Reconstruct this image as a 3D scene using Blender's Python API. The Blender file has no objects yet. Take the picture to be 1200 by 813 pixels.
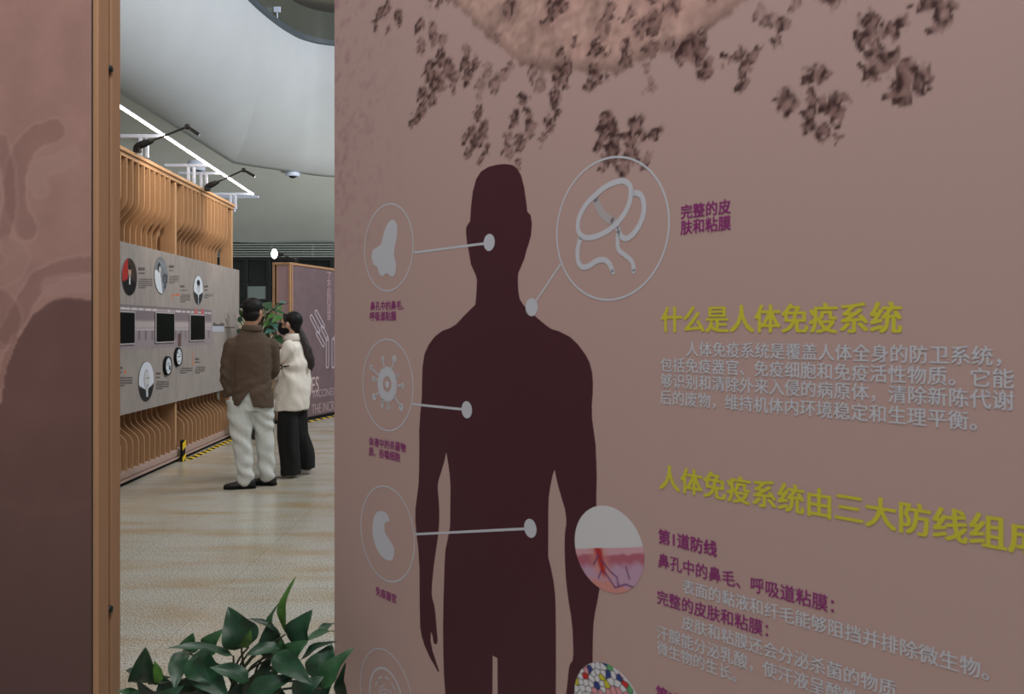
import bpy, bmesh, math, random
import numpy as np
from mathutils import Vector, Matrix, noise
from mathutils.geometry import tessellate_polygon

C = bpy.context.scene.collection
S = bpy.context.scene

# ------------------------------------------------------------------ camera, world, lights
F, HOR, CX, EYE = 1010.0, 384.0, 600.0, 1.45          # focal length in pixels of the 1200x813 frame
cam = bpy.data.cameras.new('camera')
cam.sensor_width = 36
cam.lens = 36 * F / 1200
cam.shift_y = -(406.5 - HOR) / 1200
cam.clip_start = 0.05
cam.dof.use_dof = True
cam.dof.focus_distance = 7.6
cam.dof.aperture_fstop = 11.0
co = bpy.data.objects.new('camera', cam)
C.objects.link(co)
co.location = (0, 0, EYE)
co.rotation_euler = (math.pi / 2, 0, 0)
S.camera = co

w = bpy.data.worlds.new('hall_air')
S.world = w
w.use_nodes = True
w.node_tree.nodes['Background'].inputs[0].default_value = (0.86, 0.93, 1.0, 1)
w.node_tree.nodes['Background'].inputs[1].default_value = 0.25

S.view_settings.view_transform = 'Standard'
S.view_settings.look = 'None'
S.view_settings.gamma = 1
S.view_settings.use_curve_mapping = False
S.view_settings.exposure = 0.0


def area(name, loc, target, sx, sy, power, col=(1, 1, 1)):
    l = bpy.data.lights.new(name, 'AREA')
    l.shape = 'RECTANGLE'
    l.size, l.size_y, l.energy, l.color = sx, sy, power, col
    o = bpy.data.objects.new(name, l)
    C.objects.link(o)
    o.location = loc
    o.rotation_euler = (Vector(target) - Vector(loc)).to_track_quat('-Z', 'Y').to_euler()
    return o


area('hall_skylight', (-0.6, 4.4, 6.9), (-0.6, 4.4, 0), 5, 5, 165, (1.0, 0.98, 0.95))
area('cove_fill_light', (3.6, 10.5, 6.5), (-5.0, 17.4, 6.4), 5, 1.0, 760, (0.90, 0.95, 1.0))  # unseen lamp added in mid-hall to brighten the cove shell
area('soffit_fill_light', (-1.6, 18.2, 2.2), (-7.2, 22.4, 5.0), 1.4, 1.4, 120, (0.98, 1.0, 0.96))  # unseen lamp added out of view to lighten the grey soffit
area('entrance_light', (0.0, 0.3, 4.8), (-0.2, 1.5, 0), 2.8, 1.6, 146, (1.0, 0.98, 0.97))


# ------------------------------------------------------------------ helpers
def lin(c):
    return tuple((v / 255 / 12.92) if v / 255 <= 0.04045 else ((v / 255 + 0.055) / 1.055) ** 2.4 for v in c)


def mat(name, rgb, rough=0.6, metal=0.0, vary=0.0, scale=20.0, bump=0.0, stretch=None, emit=0, spec=0.5):
    m = bpy.data.materials.new(name)
    m.use_nodes = True
    nt = m.node_tree
    b = nt.nodes['Principled BSDF']
    c = lin(rgb)
    b.inputs['Base Color'].default_value = (*c, 1)
    b.inputs['Roughness'].default_value = rough
    b.inputs['Metallic'].default_value = metal
    b.inputs['Specular IOR Level'].default_value = spec
    if emit:
        b.inputs['Emission Color'].default_value = (*c, 1)
        b.inputs['Emission Strength'].default_value = emit
    if vary or bump:
        tc = nt.nodes.new('ShaderNodeTexCoord')
        mp = nt.nodes.new('ShaderNodeMapping')
        nz = nt.nodes.new('ShaderNodeTexNoise')
        nz.inputs['Scale'].default_value = scale
        nz.inputs['Detail'].default_value = 4
        if stretch:
            mp.inputs['Scale'].default_value = stretch
        nt.links.new(tc.outputs['Object'], mp.inputs['Vector'])
        nt.links.new(mp.outputs['Vector'], nz.inputs['Vector'])
        if vary:
            r = nt.nodes.new('ShaderNodeValToRGB')
            r.color_ramp.elements[0].position = 0.3
            r.color_ramp.elements[1].position = 0.7
            r.color_ramp.elements[0].color = (*[v * (1 - vary) for v in c], 1)
            r.color_ramp.elements[1].color = (*[min(1, v * (1 + vary)) for v in c], 1)
            nt.links.new(nz.outputs['Fac'], r.inputs['Fac'])
            nt.links.new(r.outputs['Color'], b.inputs['Base Color'])
        if bump:
            bp = nt.nodes.new('ShaderNodeBump')
            bp.inputs['Strength'].default_value = bump
            bp.inputs['Distance'].default_value = 0.01
            nt.links.new(nz.outputs['Fac'], bp.inputs['Height'])
            nt.links.new(bp.outputs['Normal'], b.inputs['Normal'])
    return m


def mat_print(name, rough=0.45):
    """ink colours stored per vertex: the artwork printed on a board"""
    m = bpy.data.materials.new(name)
    m.use_nodes = True
    nt = m.node_tree
    a = nt.nodes.new('ShaderNodeVertexColor')
    a.layer_name = 'ink'
    b = nt.nodes['Principled BSDF']
    b.inputs['Roughness'].default_value = rough
    b.inputs['Specular IOR Level'].default_value = 0.3
    nt.links.new(a.outputs['Color'], b.inputs['Base Color'])
    return m


def link(name, me, m=None, parent=None, smooth=False):
    o = bpy.data.objects.new(name, me)
    C.objects.link(o)
    if m is not None:
        for x in (m if isinstance(m, (list, tuple)) else [m]):
            me.materials.append(x)
    if parent:
        o.parent = parent
    if smooth:
        me.polygons.foreach_set('use_smooth', [True] * len(me.polygons))
    return o


def obj(name, bm, m=None, parent=None, smooth=False, normals=True):
    if normals:
        bmesh.ops.recalc_face_normals(bm, faces=bm.faces)
    me = bpy.data.meshes.new(name)
    bm.to_mesh(me)
    bm.free()
    return link(name, me, m, parent, smooth)


def thing(name, label, cat, loc=(0, 0, 0), rotz=0, group=None):
    o = bpy.data.objects.new(name, None)
    C.objects.link(o)
    o.empty_display_size = 0.1
    o.location = loc
    o.rotation_euler = (0, 0, rotz)
    return tag(o, label, cat, group)


def tag(o, label, cat, group=None):
    o['label'] = label
    o['category'] = cat
    if group:
        o['group'] = group
    return o


def struct(o):
    o['kind'] = 'structure'
    return o


def box(bm, x0, x1, y0, y1, z0, z1, bev=0.0):
    r = bmesh.ops.create_cube(bm, size=1)
    vs = r['verts']
    for v in vs:
        v.co = Vector(((x0 + x1) / 2 + v.co.x * (x1 - x0), (y0 + y1) / 2 + v.co.y * (y1 - y0), (z0 + z1) / 2 + v.co.z * (z1 - z0)))
    if bev:
        es = list({e for v in vs for e in v.link_edges})
        bmesh.ops.bevel(bm, geom=es, offset=bev, segments=2, affect='EDGES', profile=0.5)
    return bm


def nb():
    return bmesh.new()


def frame_dirs(d):
    d = d.normalized()
    a = Vector((0, 0, 1)) if abs(d.z) < 0.9 else Vector((1, 0, 0))
    u = d.cross(a).normalized()
    return u, d.cross(u).normalized()


def loft(bm, rings, cap=True, closed=True):
    vr = [[bm.verts.new(p) for p in r] for r in rings]
    n = len(rings[0])
    for a, b in zip(vr[:-1], vr[1:]):
        for i in range(n if closed else n - 1):
            j = (i + 1) % n
            bm.faces.new((a[i], a[j], b[j], b[i]))
    if cap:
        bm.faces.new(vr[0][::-1])
        bm.faces.new(vr[-1])
    return vr


def tube(bm, pts, r, n=8, cap=True):
    pts = [Vector(p) for p in pts]
    rs = r if isinstance(r, (list, tuple)) else [r] * len(pts)
    rings = []
    u = None
    for i, p in enumerate(pts):
        d = (pts[min(i + 1, len(pts) - 1)] - pts[max(i - 1, 0)]).normalized()
        if u is None:
            u, v = frame_dirs(d)
        else:
            u = (u - d * u.dot(d)).normalized()
            v = d.cross(u)
        rings.append([p + (u * math.cos(t) + v * math.sin(t)) * rs[i] for t in [2 * math.pi * k / n for k in range(n)]])
    loft(bm, rings, cap)
    return bm


def catmull(pts, k=5, closed=False):
    P = [Vector(p) for p in pts]
    n = len(P)
    out = []
    for i in range(n if closed else n - 1):
        if closed:
            a, b, c, d = P[i - 1], P[i], P[(i + 1) % n], P[(i + 2) % n]
        else:
            a, b, c, d = P[max(i - 1, 0)], P[i], P[i + 1], P[min(i + 2, n - 1)]
        for j in range(k):
            t = j / k
            out.append(0.5 * ((2 * b) + (c - a) * t + (2 * a - 5 * b + 4 * c - d) * t * t + (3 * b - a - 3 * c + d) * t ** 3))
    if not closed:
        out.append(P[-1])
    return out


def at(px, py, Y):
    return Vector(((px - CX) * Y / F, Y, EYE + (HOR - py) * Y / F))


def lathe(bm, prof, n=28, c=(0, 0, 0)):
    c = Vector(c)
    loft(bm, [[c + Vector((r * math.cos(2 * math.pi * k / n), r * math.sin(2 * math.pi * k / n), z)) for k in range(n)] for r, z in prof], True)
    return bm


# ------------------------------------------------------------------ materials
M = {}
M['wood_frame'] = mat('oak_laminate', (168, 128, 96), 0.55, vary=0.05, scale=8, stretch=(18, 18, 0.6))
M['fin'] = mat('bent_plywood_fin', (175, 136, 100), 0.55, vary=0.06, scale=6, stretch=(10, 10, 1))
M['groove'] = mat('dark_groove', (46, 34, 26), 0.8)
M['black'] = mat('black_metal', (10, 10, 11), 0.55)
M['black_soft'] = mat('black_cloth', (13, 13, 14), 0.9)
M['screen'] = mat('black_screen_glass', (8, 10, 9), 0.32, spec=0.3)
M['white_metal'] = mat('white_powder_coat', (206, 214, 234), 0.4)
M['led'] = mat('led_diffuser', (255, 241, 220), 0.4, emit=26)
M['lamp_glow'] = mat('lamp_lens', (255, 250, 225), 0.4, emit=14)
M['plaster'] = mat('white_plaster', (190, 193, 196), 0.8, vary=0.03, scale=1.5)
M['soffit'] = mat('grey_soffit_plaster', (200, 203, 199), 0.85, vary=0.03, scale=1.5)
M['rim'] = mat('blue_grey_metal_rim', (78, 86, 94), 0.5)
M['void'] = mat('dark_brown_ceiling', (130, 124, 112), 0.8)
M['glass_dark'] = mat('dark_window_glass', (22, 27, 27), 0.15)
M['mullion'] = mat('dark_mullion', (18, 20, 20), 0.5)
M['painted_reflection'] = mat('grey_painted_reflection', (120, 130, 128), 0.7)
M['louvre'] = mat('pale_louvre', (150, 156, 150), 0.6)
M['back'] = mat('dark_back_wall', (44, 47, 46), 0.8)
BASE = (186, 156, 151)
M['pink'] = mat('dusty_pink_print', BASE, 0.45, spec=0.3)
M['ink'] = mat_print('printed_artwork')
M['maroon'] = mat('maroon_ink', (74, 38, 47), 0.5, spec=0.25)
M['grey_ink'] = mat('pale_grey_ink', (196, 197, 206), 0.5, spec=0.3)
M['grey_ink_soft'] = mat('translucent_grey_ink', (178, 170, 174), 0.5, spec=0.3)
M['yellow_ink'] = mat('olive_yellow_ink', (204, 194, 62), 0.5, spec=0.3)
M['purple_ink'] = mat('purple_ink', (140, 46, 116), 0.5, spec=0.3)
M['board'] = mat('beige_grey_print', (150, 141, 136), 0.5, vary=0.11, scale=5, stretch=(3, 3, 0.7), spec=0.3)
M['orange_ink'] = mat('orange_ink', (225, 105, 50), 0.5)
M['dark_ink'] = mat('dark_grey_ink', (90, 82, 78), 0.5)
M['pale_panel'] = mat('mauve_panel', (110, 91, 94), 0.5, vary=0.10, scale=6)
M['pale_panel2'] = mat('light_mauve_panel', (160, 132, 138), 0.5)
M['yellow'] = mat('hazard_yellow', (226, 190, 20), 0.7)
M['hazard_black'] = mat('hazard_black', (17, 17, 20), 0.8, spec=.2)


def srgb_np(c):
    return np.array(lin(c))


# ------------------------------------------------------------------ floor
def floor_mat():
    m = bpy.data.materials.new('polished_beige_granite')
    m.use_nodes = True
    nt = m.node_tree
    b = nt.nodes['Principled BSDF']
    tc = nt.nodes.new('ShaderNodeTexCoord')
    def mapped(sc, scale, detail, rough=0.5):
        mp = nt.nodes.new('ShaderNodeMapping')
        mp.inputs['Scale'].default_value = sc
        n = nt.nodes.new('ShaderNodeTexNoise')
        n.inputs['Scale'].default_value = scale
        n.inputs['Detail'].default_value = detail
        n.inputs['Roughness'].default_value = rough
        nt.links.new(tc.outputs['Object'], mp.inputs['Vector'])
        nt.links.new(mp.outputs['Vector'], n.inputs['Vector'])
        return n.outputs['Fac']
    def ramp(fac, els):
        r = nt.nodes.new('ShaderNodeValToRGB')
        while len(r.color_ramp.elements) < len(els):
            r.color_ramp.elements.new(0.5)
        for e, (p, c) in zip(r.color_ramp.elements, els):
            e.position = p
            e.color = (*lin(c), 1)
        nt.links.new(fac, r.inputs['Fac'])
        return r.outputs['Color']
    def mix(fac, a, c, mode='MIX'):
        x = nt.nodes.new('ShaderNodeMix')
        x.data_type = 'RGBA'
        x.blend_type = mode
        if isinstance(fac, float):
            x.inputs[0].default_value = fac
        else:
            nt.links.new(fac, x.inputs[0])
        nt.links.new(a, x.inputs[6])
        nt.links.new(c, x.inputs[7])
        return x.outputs[2]
    streak = ramp(mapped((0.55, 2.2, 1), 1.9, 5, 0.6), [(0.32, (204, 186, 154)), (0.45, (212, 206, 192)), (0.6, (218, 219, 214))])
    speck = ramp(mapped((1, 1, 1), 120, 2, 0.6), [(0.36, (58, 50, 42)), (0.47, (194, 188, 178)), (0.58, (255, 253, 248))])
    col = mix(0.72, streak, speck, 'MULTIPLY')
    br = nt.nodes.new('ShaderNodeTexBrick')
    br.inputs['Scale'].default_value = 1.0
    br.inputs['Brick Width'].default_value = 0.8
    br.inputs['Row Height'].default_value = 0.8
    br.inputs['Mortar Size'].default_value = 0.0025
    br.offset = 0
    br.inputs['Color1'].default_value = (1, 1, 1, 1)
    br.inputs['Color2'].default_value = (0.93, 0.92, 0.90, 1)
    br.inputs['Mortar'].default_value = (0.72, 0.70, 0.66, 1)
    nt.links.new(tc.outputs['Object'], br.inputs['Vector'])
    col = mix(1.0, col, br.outputs['Color'], 'MULTIPLY')
    nt.links.new(col, b.inputs['Base Color'])
    b.inputs['Roughness'].default_value = 0.22
    return m


bm = nb()
box(bm, -12, 12, -6, 26, -0.1, 0)
struct(obj('floor', bm, floor_mat()))

# ------------------------------------------------------------------ back wall, windows, louvres
bm = nb()
box(bm, -12, 12, 24.3, 24.5, 0, 3.95)
struct(obj('wall_back', bm, M['back']))
bm = nb()
box(bm, -10.6, -10.4, -6, 24.3, 0, 3.95)
struct(obj('wall_left', bm, M['soffit']))

wf = struct(obj('window_1', box(nb(), -9.6, 2.0, 24.06, 24.10, 0.05, 3.36), M['glass_dark']))
bm = nb()
for x in (-9.6, -8.55, -7.42, -6.78, -5.0, -3.2, -1.4, 0.4, 2.0):
    box(bm, x - 0.06, x + 0.06, 23.96, 24.06, 0.0, 3.36, 0.008)
for z in (0.06, 2.2, 2.66, 3.36):
    box(bm, -9.66, 2.06, 23.97, 24.05, z - 0.05, z + 0.05, 0.008)
obj('mullion', bm, M['mullion'], wf)
bm = nb()
box(bm, -7.36, -6.84, 24.0, 24.05, 2.05, 2.62)  # grey box standing in for a pale reflection in the dark glass
obj('painted_reflection', bm, M['painted_reflection'], wf)
lv = struct(obj('trim_1', box(nb(), -10.4, 4, 24.15, 24.28, 3.38, 3.8), M['back']))
bm = nb()
for k in range(6):
    z = 3.42 + k * 0.066
    loft(bm, [[Vector((x, 24.0, z)), Vector((x, 24.0, z + 0.034)), Vector((x, 24.14, z + 0.056)), Vector((x, 24.14, z + 0.022))] for x in (-10.4, 4)])
for k in range(13):
    box(bm, -10.2 + k * 1.15, -10.14 + k * 1.15, 24.1, 24.16, 3.38, 3.8)
obj('slat', bm, M['louvre'], lv)

# ------------------------------------------------------------------ ceiling: cove shell, soffit, opening rim, dark upper ceiling
lipP = [(-5.95, -2), (-5.95, 4), (-5.95, 9), (-5.93, 12.85), (-5.98, 16.2), (-6.03, 18.6), (-5.72, 19.0), (-5.0, 19.68), (-4.17, 20.35), (-1.5, 20.9), (3, 21.5)]
rimP = [(-4.6, -2), (-4.6, 4), (-4.55, 9), (-4.5, 12.2), (-4.48, 14.2), (-4.38, 15.3), (-4.2, 16.15), (-3.95, 16.65), (-3.4, 16.95), (-1.5, 17.3), (3, 17.6)]
outP = [(-10.4, -2), (-10.4, 4), (-10.4, 9), (-10.4, 14), (-10.4, 18), (-10.0, 21.5), (-8.6, 23.4), (-6.5, 24.2), (-4.2, 24.25), (-1.5, 24.25), (4, 24.25)]
lipC = catmull([(x, y, 5.0) for x, y in lipP[:6]], 14)[:-1] + catmull([(x, y, 5.0) for x, y in lipP[5:]], 14)
rimC = catmull([(x, y, 7.0) for x, y in rimP], 14)
outC = catmull([(x, y, 3.8) for x, y in outP], 14)
bm = nb()
rows = []
K = 18
for k in range(K + 1):
    t = k / K
    a = t * math.pi / 2
    rows.append([Vector((l.x + (r.x - l.x) * math.sin(a) ** 1.0, l.y + (r.y - l.y) * math.sin(a) ** 1.0, l.z + (r.z - l.z) * (0.08 * t + 0.92 * (1 - math.cos(a))))) for l, r in zip(lipC, rimC)])
rows.insert(0, [p + Vector((0, 0, 0.02)) for p in rows[0]])
CUT = 70                                   # the crisp inner corner of the cove
loft(bm, [r[:CUT + 1] for r in rows], False, False)
struct(obj('ceiling', bm, M['plaster'], smooth=True, normals=False))
bm = nb()
loft(bm, [r[CUT:] for r in rows], False, False)
struct(obj('ceiling', bm, M['plaster'], smooth=True, normals=False))
bm = nb()
rows = []
for k in range(13):
    t = k / 12
    rows.append([Vector((l.x + (o.x - l.x) * t, l.y + (o.y - l.y) * t, l.z + 0.05 + (o.z - l.z - 0.05) * (t ** 1.3) + 0.02)) for l, o in zip(lipC, outC)])
loft(bm, rows, False, False)
struct(obj('trim_2', bm, M['soffit'], smooth=True, normals=False))
bm = nb()
def band(z):
    return [[p + Vector((0, 0, z))] for p in rimC]
rr = [[p + Vector(dd) for p in rimC] for dd in ((0, 0, -0.02), (0.05, -0.07, -0.01), (0.05, -0.07, 0.07), (0, 0, 0.10))]
loft(bm, rr, False, False)
struct(obj('trim_3', bm, M['rim'], smooth=False, normals=False))
bm = nb()
loft(bm, [[p + Vector((.02, -.03, 0.08)) for p in rimC], [p + Vector((.02, -.03, 0.62)) for p in rimC], [p + Vector((-.01, .0, 0.62)) for p in rimC], [p + Vector((-.01, 0, 0.08)) for p in rimC]], False, False)
struct(obj('trim_4', bm, mat('smoky_balustrade_glass', (84, 86, 78), .25), smooth=False, normals=False))
fl = thing('flood_lamp', 'tiny pale flood lamp on a stem at the dark ceiling opening', 'lamp', at(325, 21, 15.6))
bm = nb(); tube(bm, [(0, 0, 0), (.0, -.02, .12)], .012, 8); obj('stem', bm, M['white_metal'], fl)
bm = nb(); box(bm, -.06, .07, -.05, -.02, .09, .19, .008); obj('lamp_head', bm, M['white_metal'], fl)
bm = nb()
box(bm, -6.5, 8, -6, 22, 7.75, 7.9)
struct(obj('ceiling', bm, M['void']))


def dome_camera(px, py, Y, label):
    c = at(px, py, Y)
    t = thing('ceiling_downlight', label, 'light', c, 0, 'round fittings on the grey ceiling edge')
    bm = nb()
    lathe(bm, [(0.10, 0.14), (0.15, 0.12), (0.165, 0.0), (0.15, -0.05), (0.105, -0.055), (0.10, 0.0)], 28)
    obj('housing_ring', bm, M['white_metal'], t, True)
    bm = nb()
    lathe(bm, [(0.103, 0.02), (0.10, -0.03), (0.07, -0.075), (0.02, -0.095)], 24)
    obj('dark_lens', bm, M['black'], t, True)


dome_camera(343, 204, 19.75, 'white ringed dark dome fitting under the ceiling edge, right of the spotlights')
dome_camera(230, 197, 16.2, 'dark dome fitting half hidden behind the white light brackets')

# ------------------------------------------------------------------ MAIN PANEL
XV = -275.0
ANG = math.atan((CX - XV) / F)
Y0 = 2.6
EDGE = 391.8
P0 = Vector(((EDGE - CX) * Y0 / F, Y0, 0))
U = Vector((math.sin(ANG), -math.cos(ANG), 0))
NRM = Vector((-math.cos(ANG), -math.sin(ANG), 0))


def pp(px, py):
    """pixel of the photograph -> (along, up) on the panel's face"""
    D = Vector(((px - CX) / F, 1, (HOR - py) / F))
    t = P0.dot(NRM) / D.dot(NRM)
    P = D * t
    return Vector(((P - P0).dot(U), EYE + t * D.z))


PLEN = 2.75
panel = thing('exhibition_panel', 'large dusty pink exhibition wall with maroon human silhouette and yellow Chinese headings', 'exhibition panel', P0, math.atan2(U.y, U.x))
bm = nb()
box(bm, 0, PLEN, 0.0, 0.10, 0.0, 2.95, 0.002)
obj('board', bm, M['pink'], panel)
bm = nb()
box(bm, -0.004, 0.0, 0.004, 0.10, 0.0, 2.95)
obj('edge_strip', bm, M['wood_frame'], panel)
LAY = 0.00014


def L3(p, lay):
    return Vector((p[0], -LAY * lay, p[1]))


def flat_poly(bm, pts, lay, mi=0):
    """pts in (along, up)"""
    vs = [bm.verts.new(L3(p, lay)) for p in pts]
    for tri in tessellate_polygon([[Vector((p[0], p[1], 0)) for p in pts]]):
        try:
            f = bm.faces.new([vs[i] for i in tri])
            f.material_index = mi
        except ValueError:
            pass


def flat_obj(name, bm, m, parent, label=None):
    for f in bm.faces:
        f.normal_update()
        if f.normal.y > 0:
            f.normal_flip()
    o = obj(name, bm, m, parent, normals=False)
    if label:
        o['label'] = label
    return o


def ribbon(bm, pts, wd, lay, closed=False, mi=0):
    """pts in (along, up), width in metres (scalar or list)"""
    P = [Vector((p[0], p[1])) for p in pts]
    n = len(P)
    ws = wd if isinstance(wd, (list, tuple)) else [wd] * n
    A, B = [], []
    for i in range(n):
        a = P[(i - 1) % n] if closed else P[max(i - 1, 0)]
        b = P[(i + 1) % n] if closed else P[min(i + 1, n - 1)]
        d = (b - a).normalized()
        q = Vector((-d.y, d.x)) * ws[i] / 2
        A.append(bm.verts.new(L3(P[i] + q, lay)))
        B.append(bm.verts.new(L3(P[i] - q, lay)))
    for i in range(n if closed else n - 1):
        j = (i + 1) % n
        f = bm.faces.new((A[i], A[j], B[j], B[i]))
        f.material_index = mi
    if not closed:
        for (i, s) in ((0, 1), (n - 1, -1)):
            ell(bm, P[i], ws[i] / 2, ws[i] / 2, lay, 14, mi)


def ell(bm, c, rx, rz, lay, n=40, mi=0):
    vs = [bm.verts.new(L3((c[0] + rx * math.cos(2 * math.pi * k / n), c[1] + rz * math.sin(2 * math.pi * k / n)), lay)) for k in range(n)]
    f = bm.faces.new(vs)
    f.material_index = mi


# --- silhouette
SIL = [(591, 192), (600, 193), (606, 197), (611, 206), (614.5, 220), (617, 238), (618, 248), (622, 252), (623.5, 262), (622.5, 275), (620, 285), (617.5, 292), (615, 302), (611, 312), (607.5, 320), (607, 328), (607.5, 340), (609, 350), (613, 356.5), (620, 364), (632, 374.5), (640, 381), (646, 385.3), (655, 388), (668, 394.5), (677, 403), (686, 415), (691, 424.5), (694, 436), (695, 448), (694.8, 460), (693.7, 475), (694, 490), (696, 505), (698, 520), (699, 540), (699.5, 560), (699, 580), (699, 600), (701, 630), (703.5, 660), (703.5, 680), (702.3, 692), (700.5, 703), (697.5, 717.5), (695.7, 730), (695, 745), (694.7, 765), (694.5, 785), (692, 810), (688, 840), (680, 868), (673, 880), (668, 872), (664, 845), (663.5, 813), (665, 800), (666.5, 785), (668, 778), (671.2, 773.5), (672, 765), (671.5, 750), (671, 737), (669, 720), (666.5, 705), (664.5, 690), (663, 675), (662, 655), (661.7, 640), (662, 625), (663.5, 615), (663.7, 607.5), (662, 596), (658.7, 585), (655, 572.5), (652, 560), (650, 550), (648, 556), (645, 570), (643.2, 582.5), (642.7, 600), (642.7, 625), (642.5, 652), (645.5, 664), (648.7, 680), (650.7, 697), (651.3, 712), (651.6, 740), (651.7, 780), (651.5, 813), (649, 870), (643, 940), (638, 1000), (633, 1040), (646, 1062), (647, 1072), (606, 1074), (600, 1050), (592, 1000), (587, 930), (583.5, 850), (583, 771), (577.5, 768), (577, 850), (572, 930), (567, 1000), (563, 1045), (561, 1070), (528, 1072), (527, 1052), (531, 1000), (525, 930), (523, 860), (522, 813), (520.2, 790), (519.5, 760), (519.2, 735), (519.7, 705), (520.5, 680), (521, 662), (522, 645), (525, 630), (527.5, 616), (527.7, 600), (528, 570), (527, 555), (525, 541), (523, 529.5), (521, 540), (517, 553.5), (513.7, 563.7), (513, 572.5), (514.2, 585), (515, 600), (514.7, 615), (513.2, 630), (510.7, 647), (508.2, 665), (506.5, 683), (506, 695), (506.7, 701), (509, 708.7), (510.5, 720), (511.7, 735), (513, 750), (512.2, 754), (510, 755), (508.2, 752.5), (507, 745), (505.2, 740), (504.7, 750), (507, 762.5), (511.2, 775), (514.7, 786), (513.5, 787.5), (510, 781), (503.7, 770), (497.5, 756), (494.2, 745), (492.5, 735), (492, 715), (491.7, 690), (491.7, 667), (490.7, 650), (490, 640), (488, 625), (486.8, 610), (487, 595), (488.7, 582.5), (490.5, 567.5), (491.2, 550), (491.4, 525), (491.3, 505), (492.5, 485), (494.4, 465), (494.7, 445), (495.2, 430), (497.5, 415), (502.5, 403.7), (510, 393.7), (518.7, 387.5), (528, 384), (535, 379.5), (545, 368.7), (557, 357), (557.8, 350), (558.5, 340), (559, 327.5), (557, 321), (552, 310), (549.5, 295), (547.5, 285), (546, 272.5), (546.5, 266), (551, 258.7), (552, 242.5), (554, 225), (558, 210), (563.7, 201), (572.5, 195.5), (582.5, 193)]
bm = nb()
flat_poly(bm, [pp(*p) for p in SIL], 2)
flat_obj('silhouette_print', bm, M['maroon'], panel, 'maroon standing human silhouette')

# --- antibody artwork along the top (ink colours computed on a fine grid)
LA = [(75,45,25,.8),(60,80,18,.9),(100,30,25,.8),(140,50,25,.8),(105,105,18,.7),(145,80,18,.6),(215,95,28,.8),(222,165,28,.6),(215,185,15,.6),(258,100,25,.6),(268,135,25,.6),(295,145,28,.6),(250,10,15,.8),(285,5,20,.9),(315,8,15,.7),(290,210,35,.9),(250,250,35,.9),(315,240,35,.8),(270,290,35,.8),(225,330,30,.8),(260,345,28,.7),(290,300,30,.6),(225,390,28,.9),(205,415,22,.9),(186,443,18,1),(380,185,25,.6),(375,225,28,.8),(412,222,25,.9),(340,270,28,.6),(382,275,30,.9),(335,300,22,.6),(455,245,28,.35),(430,300,30,.35),(428,330,22,.35),(480,290,32,.45),(515,270,28,.45),(535,240,22,.4),(620,250,28,.45),(638,300,28,.45),(715,185,22,1),(735,240,28,.9),(700,255,25,.8),(725,280,28,.7),(695,290,20,.8),(693,340,25,.95),(697,385,22,.9),(670,430,28,.7),(650,485,22,.6),(580,350,25,.9),(550,410,28,.9),(595,400,22,.8),(605,445,32,.6),(545,440,22,.8),(570,500,30,.75),(525,530,28,.5),(560,575,20,.6),(525,480,20,.5),(425,385,20,.9),(420,410,22,.9),(440,455,28,.8),(400,470,25,.8),(375,490,20,.8),(400,510,22,.9),(450,525,20,.7),(383,543,20,.95),(430,560,22,.6),(425,490,25,.7),(830,160,22,1),(860,185,25,.95),(825,190,18,.9),(830,250,28,.9),(810,305,22,.9),(840,280,20,.8),(873,270,20,.5),(690,35,40,.85),(720,20,30,.8),(655,90,25,.6),(760,140,25,.6),(530,30,40,.6),(490,130,25,.35),(860,100,40,.4),(885,30,30,.6),(950,50,30,.5),(1100,25,40,.5),(1040,80,35,.75),(990,100,35,.7),(940,150,25,.6),(940,210,28,.9),(1030,170,35,.6),(1020,240,22,.4),(1025,300,25,.4),(1100,160,25,.5),(1130,190,25,.7),(1160,150,35,.7),(1180,200,35,.7),(1195,130,35,.6),(1150,215,25,.5),(870,435,35,.95),(890,440,25,.9),(975,430,38,.7),(1045,465,28,.85),(855,490,28,.95),(900,485,32,.95),(950,490,28,.95),(1000,480,28,.7),(890,535,35,.85),(960,540,35,.8),(1010,565,28,.6),(930,580,35,.6),(870,580,30,.7),(840,520,18,.9)]
LB = [(20,180,40,.75),(60,170,40,.75),(80,240,35,.8),(75,270,22,.8),(160,205,22,.8),(200,185,28,.7),(245,205,28,.8),(265,185,18,.9),(215,235,28,.7),(212,270,20,.6),(212,310,30,.95),(270,45,25,.4),(300,65,28,.4),(345,85,32,.6),(335,130,22,.7),(400,10,25,.4),(440,270,30,.85),(485,260,32,.9),(365,360,48,.7),(460,345,32,.8),(455,395,30,.8),(540,365,40,.9),(510,370,25,.8),(440,445,25,.9),(490,460,32,.95),(535,480,18,.9),(545,405,25,.8),(660,75,38,.9),(630,130,30,.85),(745,95,42,.85),(690,120,25,.6),(680,165,32,.6),(665,200,28,.6),(730,205,38,.95),(690,235,35,.7),(650,240,22,.8),(660,275,20,.8),(755,300,32,1),(765,340,40,.9),(725,335,22,.9),(800,265,40,.7),(845,285,35,.8),(855,240,22,.95),(770,245,20,.9),(830,15,25,.9),(870,15,30,.8),(925,50,35,.7),(890,95,22,.6),(915,20,25,.7)]
lumps = [(420 + x / 3, y / 3, r / 3, a) for x, y, r, a in LA] + [(800 + x / 3, y / 3, r / 3, a) for x, y, r, a in LB]
# more of the same above the frame's top edge
rng = random.Random(5)
for k in range(190):
    lumps.append((rng.uniform(500, 990), rng.uniform(-230, -4), rng.uniform(8, 14), rng.uniform(.35, .9)))
CELL = [(455, -330), (470, -220), (485, -135), (500, -75), (515, -25), (527, 0), (545, 22), (562, 38), (585, 58), (610, 78), (640, 86), (665, 87), (700, 92), (730, 88), (762, 70), (800, 62), (830, 38), (860, 16), (885, -2), (925, -40), (960, -75), (1000, -130), (1050, -210), (1110, -330)]


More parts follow.
